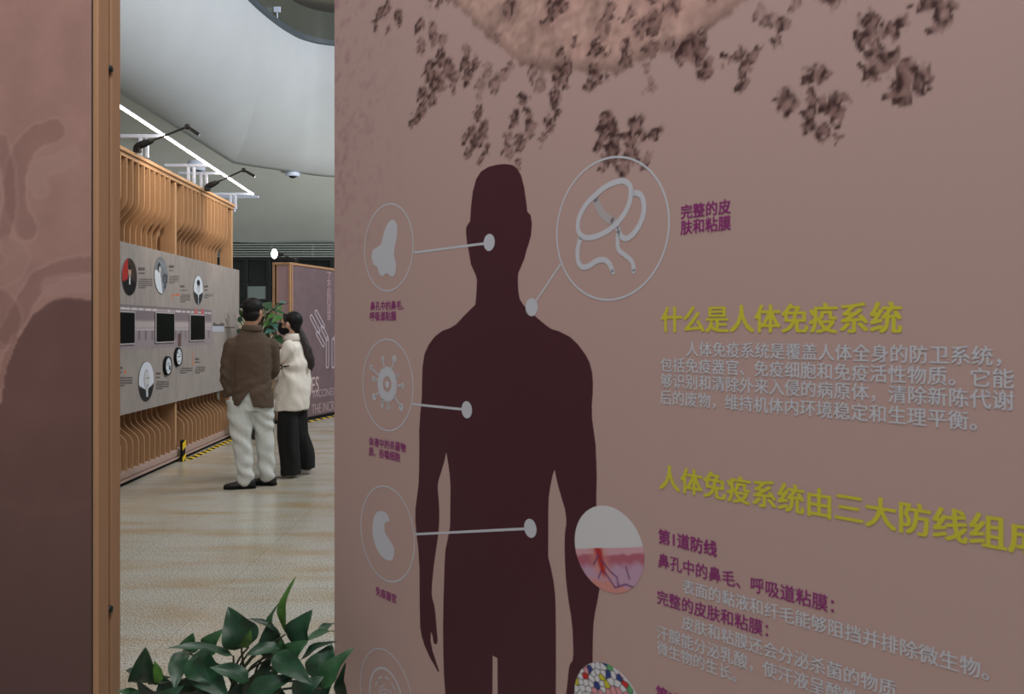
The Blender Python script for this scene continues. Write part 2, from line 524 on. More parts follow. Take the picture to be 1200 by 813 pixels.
def grid_print(name, cols, rows_of, colour, lay, parent, label, fr=L3):
    """cols: list of along-values; rows_of: up-values; colour(S,Z arrays)->Nx3 linear"""
    SS, ZZ = np.meshgrid(np.array(cols), np.array(rows_of), indexing='ij')
    s, z = SS.ravel(), ZZ.ravel()
    col = colour(s, z)
    nc, nr = len(cols), len(rows_of)
    me = bpy.data.meshes.new(name)
    verts = [fr((a, b), lay) for a, b in zip(s, z)]
    faces = [(i * nr + j, (i + 1) * nr + j, (i + 1) * nr + j + 1, i * nr + j + 1) for i in range(nc - 1) for j in range(nr - 1)]
    me.from_pydata([tuple(v) for v in verts], [], faces)
    ca = me.color_attributes.new('ink', 'FLOAT_COLOR', 'POINT')
    ca.data.foreach_set('color', np.concatenate([col, np.ones((len(col), 1))], 1).astype(np.float32).ravel())
    o = link(name, me, M['ink'], parent)
    if label:
        o['label'] = label
    return o


def vnoise(s, z, f, seed=0.0):
    return np.array([noise.noise((a * f + seed, b * f, seed * 1.7)) for a, b in zip(s, z)])


def antibody_colour(s, z):
    base = srgb_np(BASE)
    n1 = vnoise(s, z, 75)
    n2 = vnoise(s, z, 32, 3.1)
    n3 = vnoise(s, z, 9, 7.7)
    col = np.tile(base, (len(s), 1))
    # faint purple mottling at the far left of the wall
    e = np.clip(1 - s / 0.42, 0, 1) * np.clip((z - 1.55) / 0.35, 0, 1)
    f = np.clip((n2 + 0.6 * n1 + 0.35 * n3) * 1.5, 0, 1) * e
    col = col * (1 - 0.42 * f[:, None]) + 0.42 * f[:, None] * srgb_np((132, 84, 104))
    # the big pale cell
    cp = np.array([tuple(pp(*p)) for p in CELL])
    edge = np.interp(s, cp[:, 0], cp[:, 1], left=9, right=9)
    rag = edge + 0.012 * n2 + 0.006 * n1
    ins = np.clip((z - rag) / 0.012, 0, 1)
    cc = srgb_np((184, 150, 140)) * (1 + 0.40 * n2 + 0.26 * n1 + 0.45 * n3)[:, None]
    rim = np.exp(-((z - rag - 0.012) / 0.016) ** 2) * ins
    cc = cc * (1 - 0.35 * rim[:, None])
    pk = np.clip(n3 * 1.6, 0, 1)[:, None]
    cc = cc * (1 - 0.4 * pk) + 0.4 * pk * srgb_np((190, 140, 138))
    col = col * (1 - ins[:, None]) + cc * ins[:, None]
    dark = srgb_np((62, 40, 40))
    mid = srgb_np((150, 112, 106))
    n4 = vnoise(s, z, 120, 11.0)
    wj = 0.016 * n1 + 0.006 * n4
    wk = 0.014 * n2 - 0.008 * n4
    for (px, py, r, a) in lumps:
        c = pp(px, py)
        R = (pp(px, py - r).y - c.y) * 1.0
        dx, dz = s - c.x + wj, z - c.y + wk
        near = np.where((abs(dx) < 2 * R) & (abs(dz) < 2 * R))[0]
        if not len(near):
            continue
        d = np.sqrt(dx[near] ** 2 + dz[near] ** 2) / R
        body = np.clip((1.08 - d) / 0.22, 0, 1) * min(1, a + .15) * .8
        ring = np.exp(-((d - 0.72) / 0.30) ** 2) * a * np.clip(0.80 + 1.5 * n1[near] + 0.8 * n2[near] + 0.32 * dz[near] / R - 0.12 * dx[near] / R, 0, 1.15)
        core = np.clip(n1[near] * 2.2, 0, .7) * (d < 0.95) * a
        q = col[near]
        q = q * (1 - body[:, None]) + body[:, None] * (mid * (1 - 0.35 * a) + 0.1 * base)
        k = np.clip(ring + core, 0, 0.96)[:, None]
        col[near] = q * (1 - k) + k * dark
    return np.clip(col, 0, 1)


cols = [0.001] + [pp(x, 0).x for x in np.arange(393.5, 1130, 2.4)] + [1.95, 2.3, PLEN - 0.003]
ztop = 2.93
rowsz = [0.01, 0.4, 0.8, 1.2, 1.45] + list(np.arange(1.50, ztop, 0.0052)) + [2.945]
grid_print('antibody_print', cols, rowsz, antibody_colour, 1, panel, 'brown antibody clusters hanging from a pale cell')

# --- rings, links and dots
RW = 0.0042


def ring(xl, xr, yt, xt, yb, xb, wd, bmx):
    l, r = pp(xl, (yt + yb) / 2).x, pp(xr, (yt + yb) / 2).x
    t, b = pp(xt, yt).y, pp(xb, yb).y
    c = Vector(((l + r) / 2, (t + b) / 2))
    a, h = (r - l) / 2 - wd / 2, (t - b) / 2 - wd / 2
    ribbon(bmx, [(c.x + a * math.cos(2 * math.pi * k / 72), c.y + h * math.sin(2 * math.pi * k / 72)) for k in range(72)], wd, 4, True)
    return c, a, h


def dot(bmx, px, py, hx, hy, lay=5):
    c = pp(px, py)
    ell(bmx, c, pp(px + hx, py).x - c.x, c.y - pp(px, py + hy).y, lay)


def icon(label):
    return nb(), label


def Z(pts, s, ox, oy):
    return [pp(ox + x / s, oy + y / s) for x, y in pts]


# nose
bm = nb(); ring(426.9, 484.9, 237.8, 457, 341.6, 453, RW, bm)
flat_obj('icon_ring', bm, M['grey_ink'], panel)
bm = nb()
NOSE = [(461.7, 257.6), (465.3, 263.3), (465.5, 276), (462.8, 290), (462, 298.6), (464.5, 310), (462.8, 321.5), (458.6, 324), (453.2, 320), (448.7, 323.5), (444.4, 320.7), (442.4, 312.7), (437.9, 310), (435.6, 301.4), (437.3, 293), (441.9, 289.6), (446.7, 286), (449.5, 274.6), (453.7, 263.3), (458, 258.2)]
flat_poly(bm, catmull([(*pp(*p), 0) for p in NOSE], 4, True), 4)
flat_obj('nose_icon', bm, M['grey_ink'], panel)
bm = nb(); ribbon(bm, [pp(484.7, 296), pp(570, 285)], 0.006, 4); dot(bm, 573.5, 284, 6.5, 10)
flat_obj('pointer_line', bm, M['grey_ink'], panel)
# virus-like cell
bm = nb(); ring(424.8, 484.8, 396.6, 454, 505.6, 456, RW, bm)
flat_obj('icon_ring', bm, M['grey_ink'], panel)
bm = nb()
cv = pp(453.8, 450.2)
sc = (pp(453.8, 429.4).y - cv.y)
ribbon(bm, [(cv.x + sc * .72 * math.cos(2 * math.pi * k / 48), cv.y + sc * .72 * math.sin(2 * math.pi * k / 48)) for k in range(48)], sc * .56, 4, True)
ell(bm, cv, sc * .2, sc * .2, 4)
for x, y, r in ((220, 183, 15), (281, 183, 20), (158, 228, 15), (172, 287, 15), (298, 270, 12), (325, 325, 16), (175, 383, 20), (217, 428, 14), (251, 437, 14), (317, 437, 21)):
    e = pp(400 + x / 4.515, 380 + y / 4.515)
    d = (e - cv).normalized()
    ribbon(bm, [cv + d * sc * .95, e], sc * .11, 4)
    rr = sc * r / 94
    ell(bm, e, rr, rr, 4)
flat_obj('virus_icon', bm, M['grey_ink'], panel)
bm = nb(); ribbon(bm, [pp(484, 473.4), pp(543, 479.6)], 0.006, 4); dot(bm, 547.2, 480, 6.2, 10)
flat_obj('pointer_line', bm, M['grey_ink'], panel)
# spleen
bm = nb(); c3, a3, h3 = ring(422.7, 486.4, 567.8, 448, 683.7, 460, RW, bm)
flat_obj('icon_ring', bm, M['grey_ink'], panel)
bm = nb()
flat_poly(bm, catmull([(*p, 0) for p in Z([(143, 150), (160, 155), (172, 172), (175, 187), (162, 190), (157, 205), (160, 230), (175, 255), (190, 280), (192, 305), (186, 325), (172, 330), (150, 318), (130, 290), (117, 255), (113, 215), (117, 180), (127, 157)], 3.09, 400, 550)], 3, True), 4)
flat_obj('organ_icon', bm, M['grey_ink'], panel)
bm = nb(); ribbon(bm, [pp(487, 625.8), pp(617, 619.3)], 0.006, 4); dot(bm, 621.7, 618.8, 7.3, 11)
flat_obj('pointer_line', bm, M['grey_ink'], panel)
# concentric cell (runs out of the bottom of the frame)
bm = nb()
t4 = pp(443, 759.6).y
l4 = pp(422.4, 813).x
c4 = Vector((l4 + a3, t4 - h3))
def circ(bmx, c, r, wd, a0=0, a1=360):
    n = 64
    ribbon(bmx, [(c.x + r * math.cos(math.radians(a0 + (a1 - a0) * k / n)), c.y + r * math.sin(math.radians(a0 + (a1 - a0) * k / n))) for k in range(n + (0 if a1 - a0 == 360 else 1))], wd, 4, a1 - a0 == 360)
circ(bm, c4, a3, RW * .9)
flat_obj('icon_ring', bm, M['grey_ink'], panel)
bm = nb()
circ(bm, c4, a3 * .62, RW * 1.5)
ell(bm, c4, a3 * .13, a3 * .13, 4)
circ(bm, c4, a3 * .2, RW * .8, 20, 170)
circ(bm, c4, a3 * .27, RW * .8, 100, 190)
circ(bm, c4, a3 * .28, RW * .8, 10, 60)
for ang, r in ((150, .42), (118, .44), (85, .45), (52, .45), (25, .43), (-5, .44), (-40, .45), (-80, .44), (-120, .45), (190, .44)):
    a = math.radians(ang)
    p = c4 + Vector((math.cos(a), math.sin(a))) * a3 * r
    t = Vector((-math.sin(a), math.cos(a))) * a3 * .06
    ribbon(bm, [p - t, p + t], RW * 1.3, 4)
flat_obj('cell_icon', bm, M['grey_ink'], panel)
# skin and mucosa ring with ribbon drawing
bm = nb(); ring(651.9, 785.3, 181, 727, 352.6, 712, RW * 1.05, bm)
flat_obj('icon_ring', bm, M['grey_ink'], panel)
bm = nb()
zz = lambda pts: Z(pts, 3.697, 600, 160)
wv = 0.0118
ribbon(bm, [Vector(p[:2]) for p in catmull([(*p, 0) for p in zz([(500, 200), (514, 220), (515, 255), (505, 300), (480, 345), (445, 385), (400, 417), (350, 436), (310, 434), (289, 410), (287, 370), (300, 330), (325, 290), (365, 250), (410, 215), (455, 196), (482, 192)])], 4, True)], wv, 4, True)
ribbon(bm, [Vector(p[:2]) for p in catmull([(*p, 0) for p in zz([(523, 246), (548, 246), (567, 268), (573, 315), (560, 368), (532, 415), (502, 440), (478, 436), (464, 412), (457, 388)])], 4)], wv, 5)
ribbon(bm, [Vector(p[:2]) for p in catmull([(*p, 0) for p in zz([(299, 436), (286, 485), (287, 538), (305, 564), (335, 560), (370, 537), (405, 535), (425, 555), (438, 586)])], 4)], wv, 5)
ribbon(bm, [Vector(p[:2]) for p in catmull([(*p, 0) for p in zz([(462, 410), (458, 450), (463, 490), (490, 513), (515, 534), (527, 558), (528, 584)])], 4)], wv * .85, 5)
flat_obj('ribbon_icon', bm, M['grey_ink'], panel)
bm = nb()
ribbon(bm, [Vector(p[:2]) for p in catmull([(*p, 0) for p in zz([(362, 268), (375, 305), (402, 345), (440, 366)])], 4)], wv * 1.45, 3)
flat_obj('icon_band', bm, M['grey_ink_soft'], panel)
bm = nb(); ribbon(bm, [pp(657.5, 309), pp(628, 353)], 0.0045, 4); dot(bm, 623.3, 359.8, 7.2, 10.6)
flat_obj('pointer_line', bm, M['grey_ink'], panel)

# --- two round pictures
def disc_print(name, c, a, h, colour, lay, label, nr=72, na=180, parent=panel):
    s, z = [c.x], [c.y]
    for i in range(1, nr + 1):
        for k in range(na):
            t = 2 * math.pi * k / na
            s.append(c.x + a * i / nr * math.cos(t)); z.append(c.y + h * i / nr * math.sin(t))
    s, z = np.array(s), np.array(z)
    col = np.clip(colour((s - c.x) / a, (z - c.y) / h), 0, 1)
    idx = lambda i, k: 1 + (i - 1) * na + k % na
    faces = [(0, idx(1, k), idx(1, k + 1)) for k in range(na)]
    faces += [(idx(i, k), idx(i + 1, k), idx(i + 1, k + 1), idx(i, k + 1)) for i in range(1, nr) for k in range(na)]
    me = bpy.data.meshes.new(name)
    me.from_pydata([tuple(L3((p, q), lay)) for p, q in zip(s, z)], [], faces)
    ca = me.color_attributes.new('ink', 'FLOAT_COLOR', 'POINT')
    ca.data.foreach_set('color', np.concatenate([col, np.ones((len(col), 1))], 1).astype(np.float32).ravel())
    o = link(name, me, M['ink'], parent)
    if label:
        o['label'] = label
    return o


def lay_over(col, m, rgb):
    return col * (1 - m[:, None]) + m[:, None] * srgb_np(rgb)


def seg_mask(x, y, pts, wd):
    m = np.zeros(len(x))
    for (a, b), (c, d) in zip(pts[:-1], pts[1:]):
        vx, vy = c - a, d - b
        t = np.clip(((x - a) * vx + (y - b) * vy) / (vx * vx + vy * vy), 0, 1)
        dd = np.hypot(x - a - t * vx, y - b - t * vy)
        m = np.maximum(m, np.clip((wd - dd) / (wd * .5), 0, 1))
    return m


def skin_colour(x, y):
    n = vnoise(x, y, 5, 1.3)
    col = np.tile(srgb_np((208, 207, 211)), (len(x), 1))
    q0, q1 = pp(674.5, 642.5), pp(753, 640)
    y0_, y1_ = (q0.y - c.y) / h5, (q1.y - c.y) / h5
    top = y0_ + (y1_ - y0_) * (x + .98) / 1.96
    col = lay_over(col, np.clip((top - y) / .02, 0, 1), (206, 158, 170))
    col = lay_over(col, np.clip((top - .14 - y + .05 * n) / .05, 0, 1), (176, 98, 116))
    col = lay_over(col, np.clip((top - .34 - y + .12 * n) / .16, 0, 1), (188, 152, 178))
    col = lay_over(col, np.clip((-.72 - y + .12 * n) / .12, 0, 1), (206, 140, 134))
    cx = -.30 + .28 * (top - y)
    col = lay_over(col, np.clip(1.3 - abs(x - cx + .02) / .26, 0, 1) * (y < top) * np.clip((y + .8) / .2, 0, 1) * .8, (206, 140, 132))
    col = lay_over(col, np.clip(1.4 - abs(x - cx) / (.12 - .07 * (top - y) + .03 * n), 0, 1) * (y < top) * np.clip((y + .72) / .15, 0, 1), (176, 48, 48))
    for pts in ([(-.28, -.2), (-.42, -.45)], [(-.2, -.3), (.05, -.5), (.25, -.6), (.3, -.8)], [(-.1, -.55), (.1, -.75), (.2, -.85)], [(-.2, -.55), (-.28, -.75)], [(.5, -.3), (.6, -.55)], [(.2, -.85), (.5, -.7), (.7, -.72)]):
        col = lay_over(col, seg_mask(x, y, pts, .03) * .85, (108, 62, 112))
    return col


def pic_centre(xl, xr, yt, xt, yb, xb):
    l, r = pp(xl, (yt + yb) / 2).x, pp(xr, (yt + yb) / 2).x
    t, b = pp(xt, yt).y, pp(xb, yb).y
    return Vector(((l + r) / 2, (t + b) / 2)), (r - l) / 2, (t - b) / 2


c, a5, h5 = pic_centre(673.8, 755.3, 591.5, 706, 696.2, 722)
disc_print('skin_picture', c, a5, h5, skin_colour, 5, 'round picture of a skin cross-section with a red wound')
rng = random.Random(11)
seeds = []
for _ in range(9000):
    p = (rng.uniform(-1.1, 1.1), rng.uniform(-1.1, 1.1))
    if all((p[0] - q[0]) ** 2 + (p[1] - q[1]) ** 2 > .0155 for q in seeds):
        seeds.append(p)
pal = [(216, 214, 220)] * 10 + [(44, 62, 128)] * 3 + [(214, 150, 158)] * 3 + [(150, 140, 190)] * 2 + [(196, 40, 42)] + [(98, 160, 108)] + [(200, 190, 52)]
scol = np.array([lin(rng.choice(pal)) for _ in seeds])
sxy = np.array(seeds)


def cells_colour(x, y):
    d = np.sqrt((x[:, None] - sxy[None, :, 0]) ** 2 + (y[:, None] - sxy[None, :, 1]) ** 2)
    o = np.argsort(d, 1)
    d1 = np.take_along_axis(d, o[:, :1], 1)[:, 0]
    d2 = np.take_along_axis(d, o[:, 1:2], 1)[:, 0]
    gap = np.clip((d2 - d1) / .035, 0, 1) * np.clip((.13 - d1) / .03, 0, 1)
    col = scol[o[:, 0]] * gap[:, None] + (1 - gap[:, None]) * srgb_np((40, 40, 58))
    rimw = np.clip((np.hypot(x, y) - .95) / .02, 0, 1)
    return lay_over(col, rimw * (x > .2), (206, 206, 212))


top6 = pp(701, 773.5).y
c6 = Vector((pp(673.5, 815).x + a5, top6 - h5))
disc_print('cells_picture', c6, a5, h5, cells_colour, 5, 'round picture packed with coloured cells')

# --- lettering
_dg = None


def text_mesh(body, weight=0.0):
    c = bpy.data.curves.new('lettering', 'FONT')
    c.body = body
    c.offset = weight
    c.resolution_u = 3
    o = bpy.data.objects.new('lettering', c)
    C.objects.link(o)
    bpy.context.view_layer.update()
    me = bpy.data.meshes.new_from_object(o.evaluated_get(bpy.context.evaluated_depsgraph_get()))
    bpy.data.objects.remove(o)
    bpy.data.curves.remove(c)
    return me


def bounds(me):
    a = np.empty(len(me.vertices) * 3, np.float32)
    me.vertices.foreach_get('co', a)
    a = a.reshape(-1, 3)
    return a.min(0), a.max(0), a


def line(core, suffix, x0, y0, x1, y1, m, weight=0.0, name='lettering', lay=6, proj=pp, parent=None, L=L3, squeeze=1.0):
    mc = text_mesh(core)
    lo, hi, _ = bounds(mc)
    bpy.data.meshes.remove(mc)
    me = text_mesh(core + suffix)
    _, _, a = bounds(me)
    s0, s1 = proj(x0, y0), proj(x1, y1)
    k = (s1.x - s0.x) / (hi[0] - lo[0])
    zc = (s0.y + s1.y) / 2
    tris = [tuple(p.vertices) for p in me.polygons]
    bpy.data.meshes.remove(me)
    vs, fs = [], []
    offs = [(-1, -.5), (1, -.5), (-1, .5), (1, .5)] if weight else [(0, 0)]
    for q, (dx, dy) in enumerate(offs):
        b = len(vs)
        for p in a:
            vs.append(tuple(L((s0.x + (p[0] + dx * weight - lo[0]) * k, zc + (p[1] + dy * weight - 0.37) * k * squeeze), lay + q * .12)))
        fs += [tuple(i_ + b for i_ in t) for t in tris]
    me = bpy.data.meshes.new(name)
    me.from_pydata(vs, [], fs)
    o = link(name, me, m, parent or panel)
    return o


YI, PI_, GI = M['yellow_ink'], M['purple_ink'], M['grey_ink']
line('什么是人体免疫系统', '', 775.6, 373.8, 1056.5, 373.2, YI, .028, 'heading')
line('人体免疫系统是覆盖人体全身的防卫系统', '，', 804.7, 408.9, 1163.4, 417, GI, .013, 'paragraph')
line('包括免疫器官、免疫细胞和免疫活性物质。它能', '', 774.7, 426.5, 1188.3, 444.8, GI, .013, 'paragraph')
line('够识别和清除外来入侵的病原体，清除新陈代谢', '', 774.7, 445.2, 1188.3, 470, GI, .013, 'paragraph')
line('后的废物，维持机体内环境稳定和生理平衡', '。', 774, 464.7, 1134.8, 493.3, GI, .013, 'paragraph')
line('人体免疫系统由三大防线组', '成', 773.6, 558.4, 1179, 626, YI, .028, 'heading')
line('第1道防线', '', 772.1, 629.7, 840, 641.8, PI_, .028, 'subheading')
line('鼻孔中的鼻毛、呼吸道粘膜', '：', 771.7, 656.5, 970, 706.5, PI_, .016, 'subheading')
line('表面的黏液和纤毛能够阻挡并排除微生物', '。', 800.3, 686.5, 1148.7, 783.5, GI, .013, 'paragraph')
line('完整的皮肤和粘膜', '：', 770.3, 699.6, 893.8, 735, PI_, .016, 'subheading')
line('皮肤和粘膜还会分泌杀菌的物质', '，', 799.6, 731.5, 1050.4, 805, GI, .013, 'paragraph')
line('汗腺能分泌乳酸，使汗液呈', '酸性，', 770.3, 741, 966.5, 805, GI, .013, 'paragraph')
line('微生物的生长', '。', 770.3, 758.5, 857.2, 788, GI, .013, 'paragraph')
line('第2道防线', '', 769.2, 811, 838, 839, PI_, .028, 'subheading')
line('完整的皮', '', 798.3, 248.3, 856.4, 242, PI_, .024, 'caption')
line('肤和粘膜', '', 798.0, 266.5, 856.4, 261.2, PI_, .024, 'caption')
line('鼻孔中的鼻毛', '、', 434.5, 358.6, 470.7, 357.5, PI_, .024, 'caption')
line('呼吸道粘膜', '', 433.9, 370.8, 464.5, 370, PI_, .024, 'caption')
line('体液中的杀菌物', '', 432.8, 517.0, 475.7, 524.5, PI_, .024, 'caption')
line('质、吞噬细胞', '', 432.6, 528.8, 469, 535.7, PI_, .024, 'caption')
line('免疫器官', '', 440.5, 692.5, 464.7, 701.5, PI_, .024, 'caption')

# ------------------------------------------------------------------ LEFT PANEL (near, cut by the left edge of the frame)
YL = 2.3
xe = (108.2 - CX) * YL / F
lp = thing('exhibition_panel', 'mauve exhibition panel with a brown framed edge at the left border, cut off by it', 'exhibition panel', (xe, YL, 0), 0)
bm = nb()
box(bm, -1.9, -0.004, 0.006, 0.13, 0.0, 2.95, 0.002)
obj('board', bm, M['pink'], lp)
bm = nb()
box(bm, -0.004, 0.0, 0.004, 0.13, 0.0, 2.95)
obj('shadow_gap', bm, M['groove'], lp)
for (y0, y1) in ((0.0, 0.062), (0.076, 0.132)):
    bm = nb()
    box(bm, 0.0, 0.016, y0, y1, 0.0, 2.95, 0.004)
    obj('side_post', bm, M['wood_frame'], lp)
bm = nb()
box(bm, 0.0, 0.006, 0.062, 0.076, 0.0, 2.95)
obj('post_groove', bm, M['groove'], lp)
for py in (80.5, 713.5):
    zc = EYE + (HOR - py) * (YL + .07) / F
    bm = nb()
    r = bmesh.ops.create_cone(bm, cap_ends=True, segments=20, radius1=0.012, radius2=0.009, depth=0.016)
    bmesh.ops.rotate(bm, verts=r['verts'], cent=(0, 0, 0), matrix=Matrix.Rotation(math.pi / 2, 3, 'Y'))
    bmesh.ops.translate(bm, verts=bm.verts, vec=(0.012, 0.069, zc))
    obj('bolt', bm, M['black'], lp, True)


def lpx(px, py):
    return ((px - 108.2) * YL / F, EYE + (HOR - py) * YL / F)


def seg_dist(x, y, pts):
    m = np.full(len(x), 1e9)
    tt = np.zeros(len(x))
    for i, ((a, b), (c, d)) in enumerate(zip(pts[:-1], pts[1:])):
        vx, vy = c - a, d - b
        t = np.clip(((x - a) * vx + (y - b) * vy) / (vx * vx + vy * vy), 0, 1)
        dd = np.hypot(x - a - t * vx, y - b - t * vy)
        m = np.minimum(m, dd)
    return m


def left_colour(s, z):
    x = s * F / YL + 108.2
    y = HOR - (z - EYE) * F / YL
    n1 = vnoise(x, y, .12, .3)
    n2 = vnoise(x, y, .03, 4.0)
    n3 = vnoise(x, y * .45, .018, 9.0)
    col = np.tile(srgb_np((160, 124, 116)), (len(x), 1)) * (1 + .10 * n2 + .04 * n1 + .08 * n3)[:, None]
    def worm(pts, wd, rgb, k):
        nonlocal col
        d = seg_dist(x, y, pts) + 2 * n1
        m = np.clip((wd - d) / 2.5, 0, 1) * k
        edge = np.exp(-((d - wd) / 1.8) ** 2) * .25
        col = lay_over(col, m, rgb)
        col = lay_over(col, edge, (186, 152, 144))
    worm([(62, 152), (45, 158), (30, 170), (20, 190), (15, 215), (18, 245), (30, 268)], 14, (134, 100, 92), .45)
    worm([(0, 165), (8, 200), (10, 240), (4, 275)], 9, (134, 100, 92), .45)
    worm([(82, 182), (66, 192), (48, 196), (40, 210), (46, 222)], 10, (166, 134, 124), .6)
    worm([(10, 288), (22, 300), (14, 318), (0, 325)], 12, (162, 130, 120), .5)
    worm([(108, 310), (70, 315), (45, 328), (30, 350), (15, 380), (0, 400)], 12, (130, 96, 88), .5)
    worm([(108, 332), (80, 331), (58, 336)], 11, (166, 134, 126), .6)
    worm([(0, 352), (10, 366), (8, 392)], 14, (128, 94, 86), .4)
    worm([(0, 450), (8, 420), (18, 400)], 7, (146, 110, 100), .7)
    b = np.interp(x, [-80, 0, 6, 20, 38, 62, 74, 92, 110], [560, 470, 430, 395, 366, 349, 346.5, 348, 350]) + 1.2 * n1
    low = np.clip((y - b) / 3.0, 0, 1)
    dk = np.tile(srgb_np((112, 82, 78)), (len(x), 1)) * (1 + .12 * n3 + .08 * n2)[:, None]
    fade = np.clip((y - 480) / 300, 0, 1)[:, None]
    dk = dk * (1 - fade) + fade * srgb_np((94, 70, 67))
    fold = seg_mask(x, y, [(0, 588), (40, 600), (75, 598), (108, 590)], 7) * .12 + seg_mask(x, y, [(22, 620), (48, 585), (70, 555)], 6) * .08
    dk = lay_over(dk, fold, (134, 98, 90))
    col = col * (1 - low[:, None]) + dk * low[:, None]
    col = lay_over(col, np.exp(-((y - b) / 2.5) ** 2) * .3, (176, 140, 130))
    return np.clip(col, 0, 1)


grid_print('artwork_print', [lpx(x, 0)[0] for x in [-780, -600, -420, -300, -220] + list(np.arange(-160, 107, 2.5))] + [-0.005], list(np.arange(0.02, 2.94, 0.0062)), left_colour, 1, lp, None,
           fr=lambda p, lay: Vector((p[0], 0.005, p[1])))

# ------------------------------------------------------------------ SLATTED PARTITION with timeline board
XW, YW, SLW = -3.53, 7.65, -0.0446


def wallY(px):
    return (XW - SLW * YW) / ((px - CX) / F - SLW)


WA = Vector((XW, YW, 0))
WD = Vector((SLW, 1, 0)).normalized()
WROT = math.atan2(WD.y, WD.x)         # local x along the wall (away), local y to the left (into the wall)
part = thing('slatted_partition', 'tall partition of S-curved wooden slats behind the timeline board', 'partition', WA, WROT)


def wl(px):
    """pixel column -> distance along the wall"""
    return (wallY(px) - YW) / WD.y


END = wl(276.2)
START = -2.0
TOP = 3.10
bm = nb()
box(bm, START, END, 0.0, 0.36, TOP - 0.035, TOP, 0.004)
box(bm, START, END, 0.02, 0.06, TOP - 0.075, TOP - 0.035, 0.003)
obj('top_beam', bm, M['fin'], part)
bm = nb()
box(bm, START, END, 0.015, 0.33, 0.055, 0.135, 0.018)
box(bm, START, END, 0.0, 0.34, 0.035, 0.055, 0.004)
obj('base_beam', bm, mat('rosy_beige_rail', (172, 146, 136), .4), part)
bm = nb()
box(bm, START, END, 0.03, 0.32, 0.0, 0.035)
obj('kick_plate', bm, M['hazard_black'], part)


def fin_profile():
    up = [(.012, 3.03), (.012, 2.74), (.012, 2.66), (.022, 2.60), (.055, 2.55), (.105, 2.495), (.138, 2.45), (.15, 2.39), (.15, 2.30), (.15, 2.1)]
    dn = [(.15, .85), (.15, .62), (.15, .56), (.138, .52), (.105, .485), (.055, .445), (.022, .40), (.012, .345), (.012, .29), (.012, .13)]
    f = [Vector((a, b, 0)) for a, b in up + dn]
    f = catmull(f, 3)
    return f


FP = fin_profile()
fin_me = None
fin_pos = []
k = 0
xpost = wl(209.5)
y9 = (9.09 - YW) / WD.y
for k in range(21):
    fin_pos.append(y9 - 0.141 * k)
y95 = (9.53 - YW) / WD.y
for k in range(13):
    fin_pos.append(y95 + 0.141 * k)
bm = nb()
th = 0.016
rings = []
for p in FP:
    rings.append([Vector((-th / 2, p.x, p.y)), Vector((th / 2, p.x, p.y)), Vector((th / 2, p.x + 0.15, p.y)), Vector((-th / 2, p.x + 0.15, p.y))])
loft(bm, rings)
first = None
for x in fin_pos:
    if x < START + .05:
        continue
    if first is None:
        first = obj('slat', bm, M['fin'], part)
        o = first
    else:
        o = first.copy()
        C.objects.link(o)
    o.location = (x, 0, 0)
bm = nb()
box(bm, START, fin_pos[-1] + .01, 0.306, 0.318, 0.135, TOP - 0.036)
obj('back_sheet', bm, M['fin'], part)
for px in (209.5, 274.9):
    bm = nb()
    x = wl(px)
    box(bm, x - 0.028, x + 0.028, 0.03, 0.19, 0.135, TOP - 0.036, 0.004)
    obj('post', bm, M['fin'], part)

# --- timeline board hung on the partition
BOFF = -0.012
BZ0, BZ1 = 0.66, 2.23
tb = thing('information_board', 'pale beige timeline board with portraits, hung on the slatted partition', 'information board', WA, WROT)


def bp(px, py):
    x = wl(px)
    Y = wallY(px)
    return Vector((x, EYE + (HOR - py) * Y / F))


def B3(p, lay):
    return Vector((p[0], BOFF - 0.0012 * lay, p[1]))


BEND = wl(279.3)
bm = nb()
box(bm, START, BEND, BOFF, 0.010, BZ0, BZ1, 0.002)
obj('backing', bm, M['board'], tb)


def bpoly(name, pts, lay, m, label=None, bmx=None):
    bm = bmx or nb()
    vs = [bm.verts.new(B3(p, lay)) for p in pts]
    bm.faces.new(vs)
    if bmx:
        return
    flat_obj(name, bm, m, tb, label)


# photo strip of the grey building
def strip_colour(s, z):
    t = (z - 1.20) / 0.44
    n = vnoise(s, z, 6, 2.0)
    n2 = vnoise(s * 6, z * .6, 3, 5.0)
    col = np.tile(srgb_np((146, 134, 138)), (len(s), 1)) * (1 + .08 * n)[:, None]
    col = lay_over(col, np.clip((t - .72) / .04, 0, 1), (124, 112, 116))
    col = lay_over(col, np.clip((t - .56) / .03, 0, 1) * np.clip((.72 - t) / .03, 0, 1), (172, 160, 160))
    wins = (np.sin(s * 38) > .55) & (t > .30) & (t < .50)
    col = lay_over(col, wins * .6, (92, 84, 90))
    col = lay_over(col, np.exp(-((t - .53) / .015) ** 2) * .5, (220, 215, 215))
    col = lay_over(col, np.exp(-((t - .97) / .02) ** 2) * (.4 + .6 * (n2 > 0)), (220, 216, 214))
    door = (s > wl(206.5)) & (s < wl(211)) & (t < .42) & (t > .06)
    col = lay_over(col, door * 1.0, (100, 78, 78))
    return np.clip(col, 0, 1)


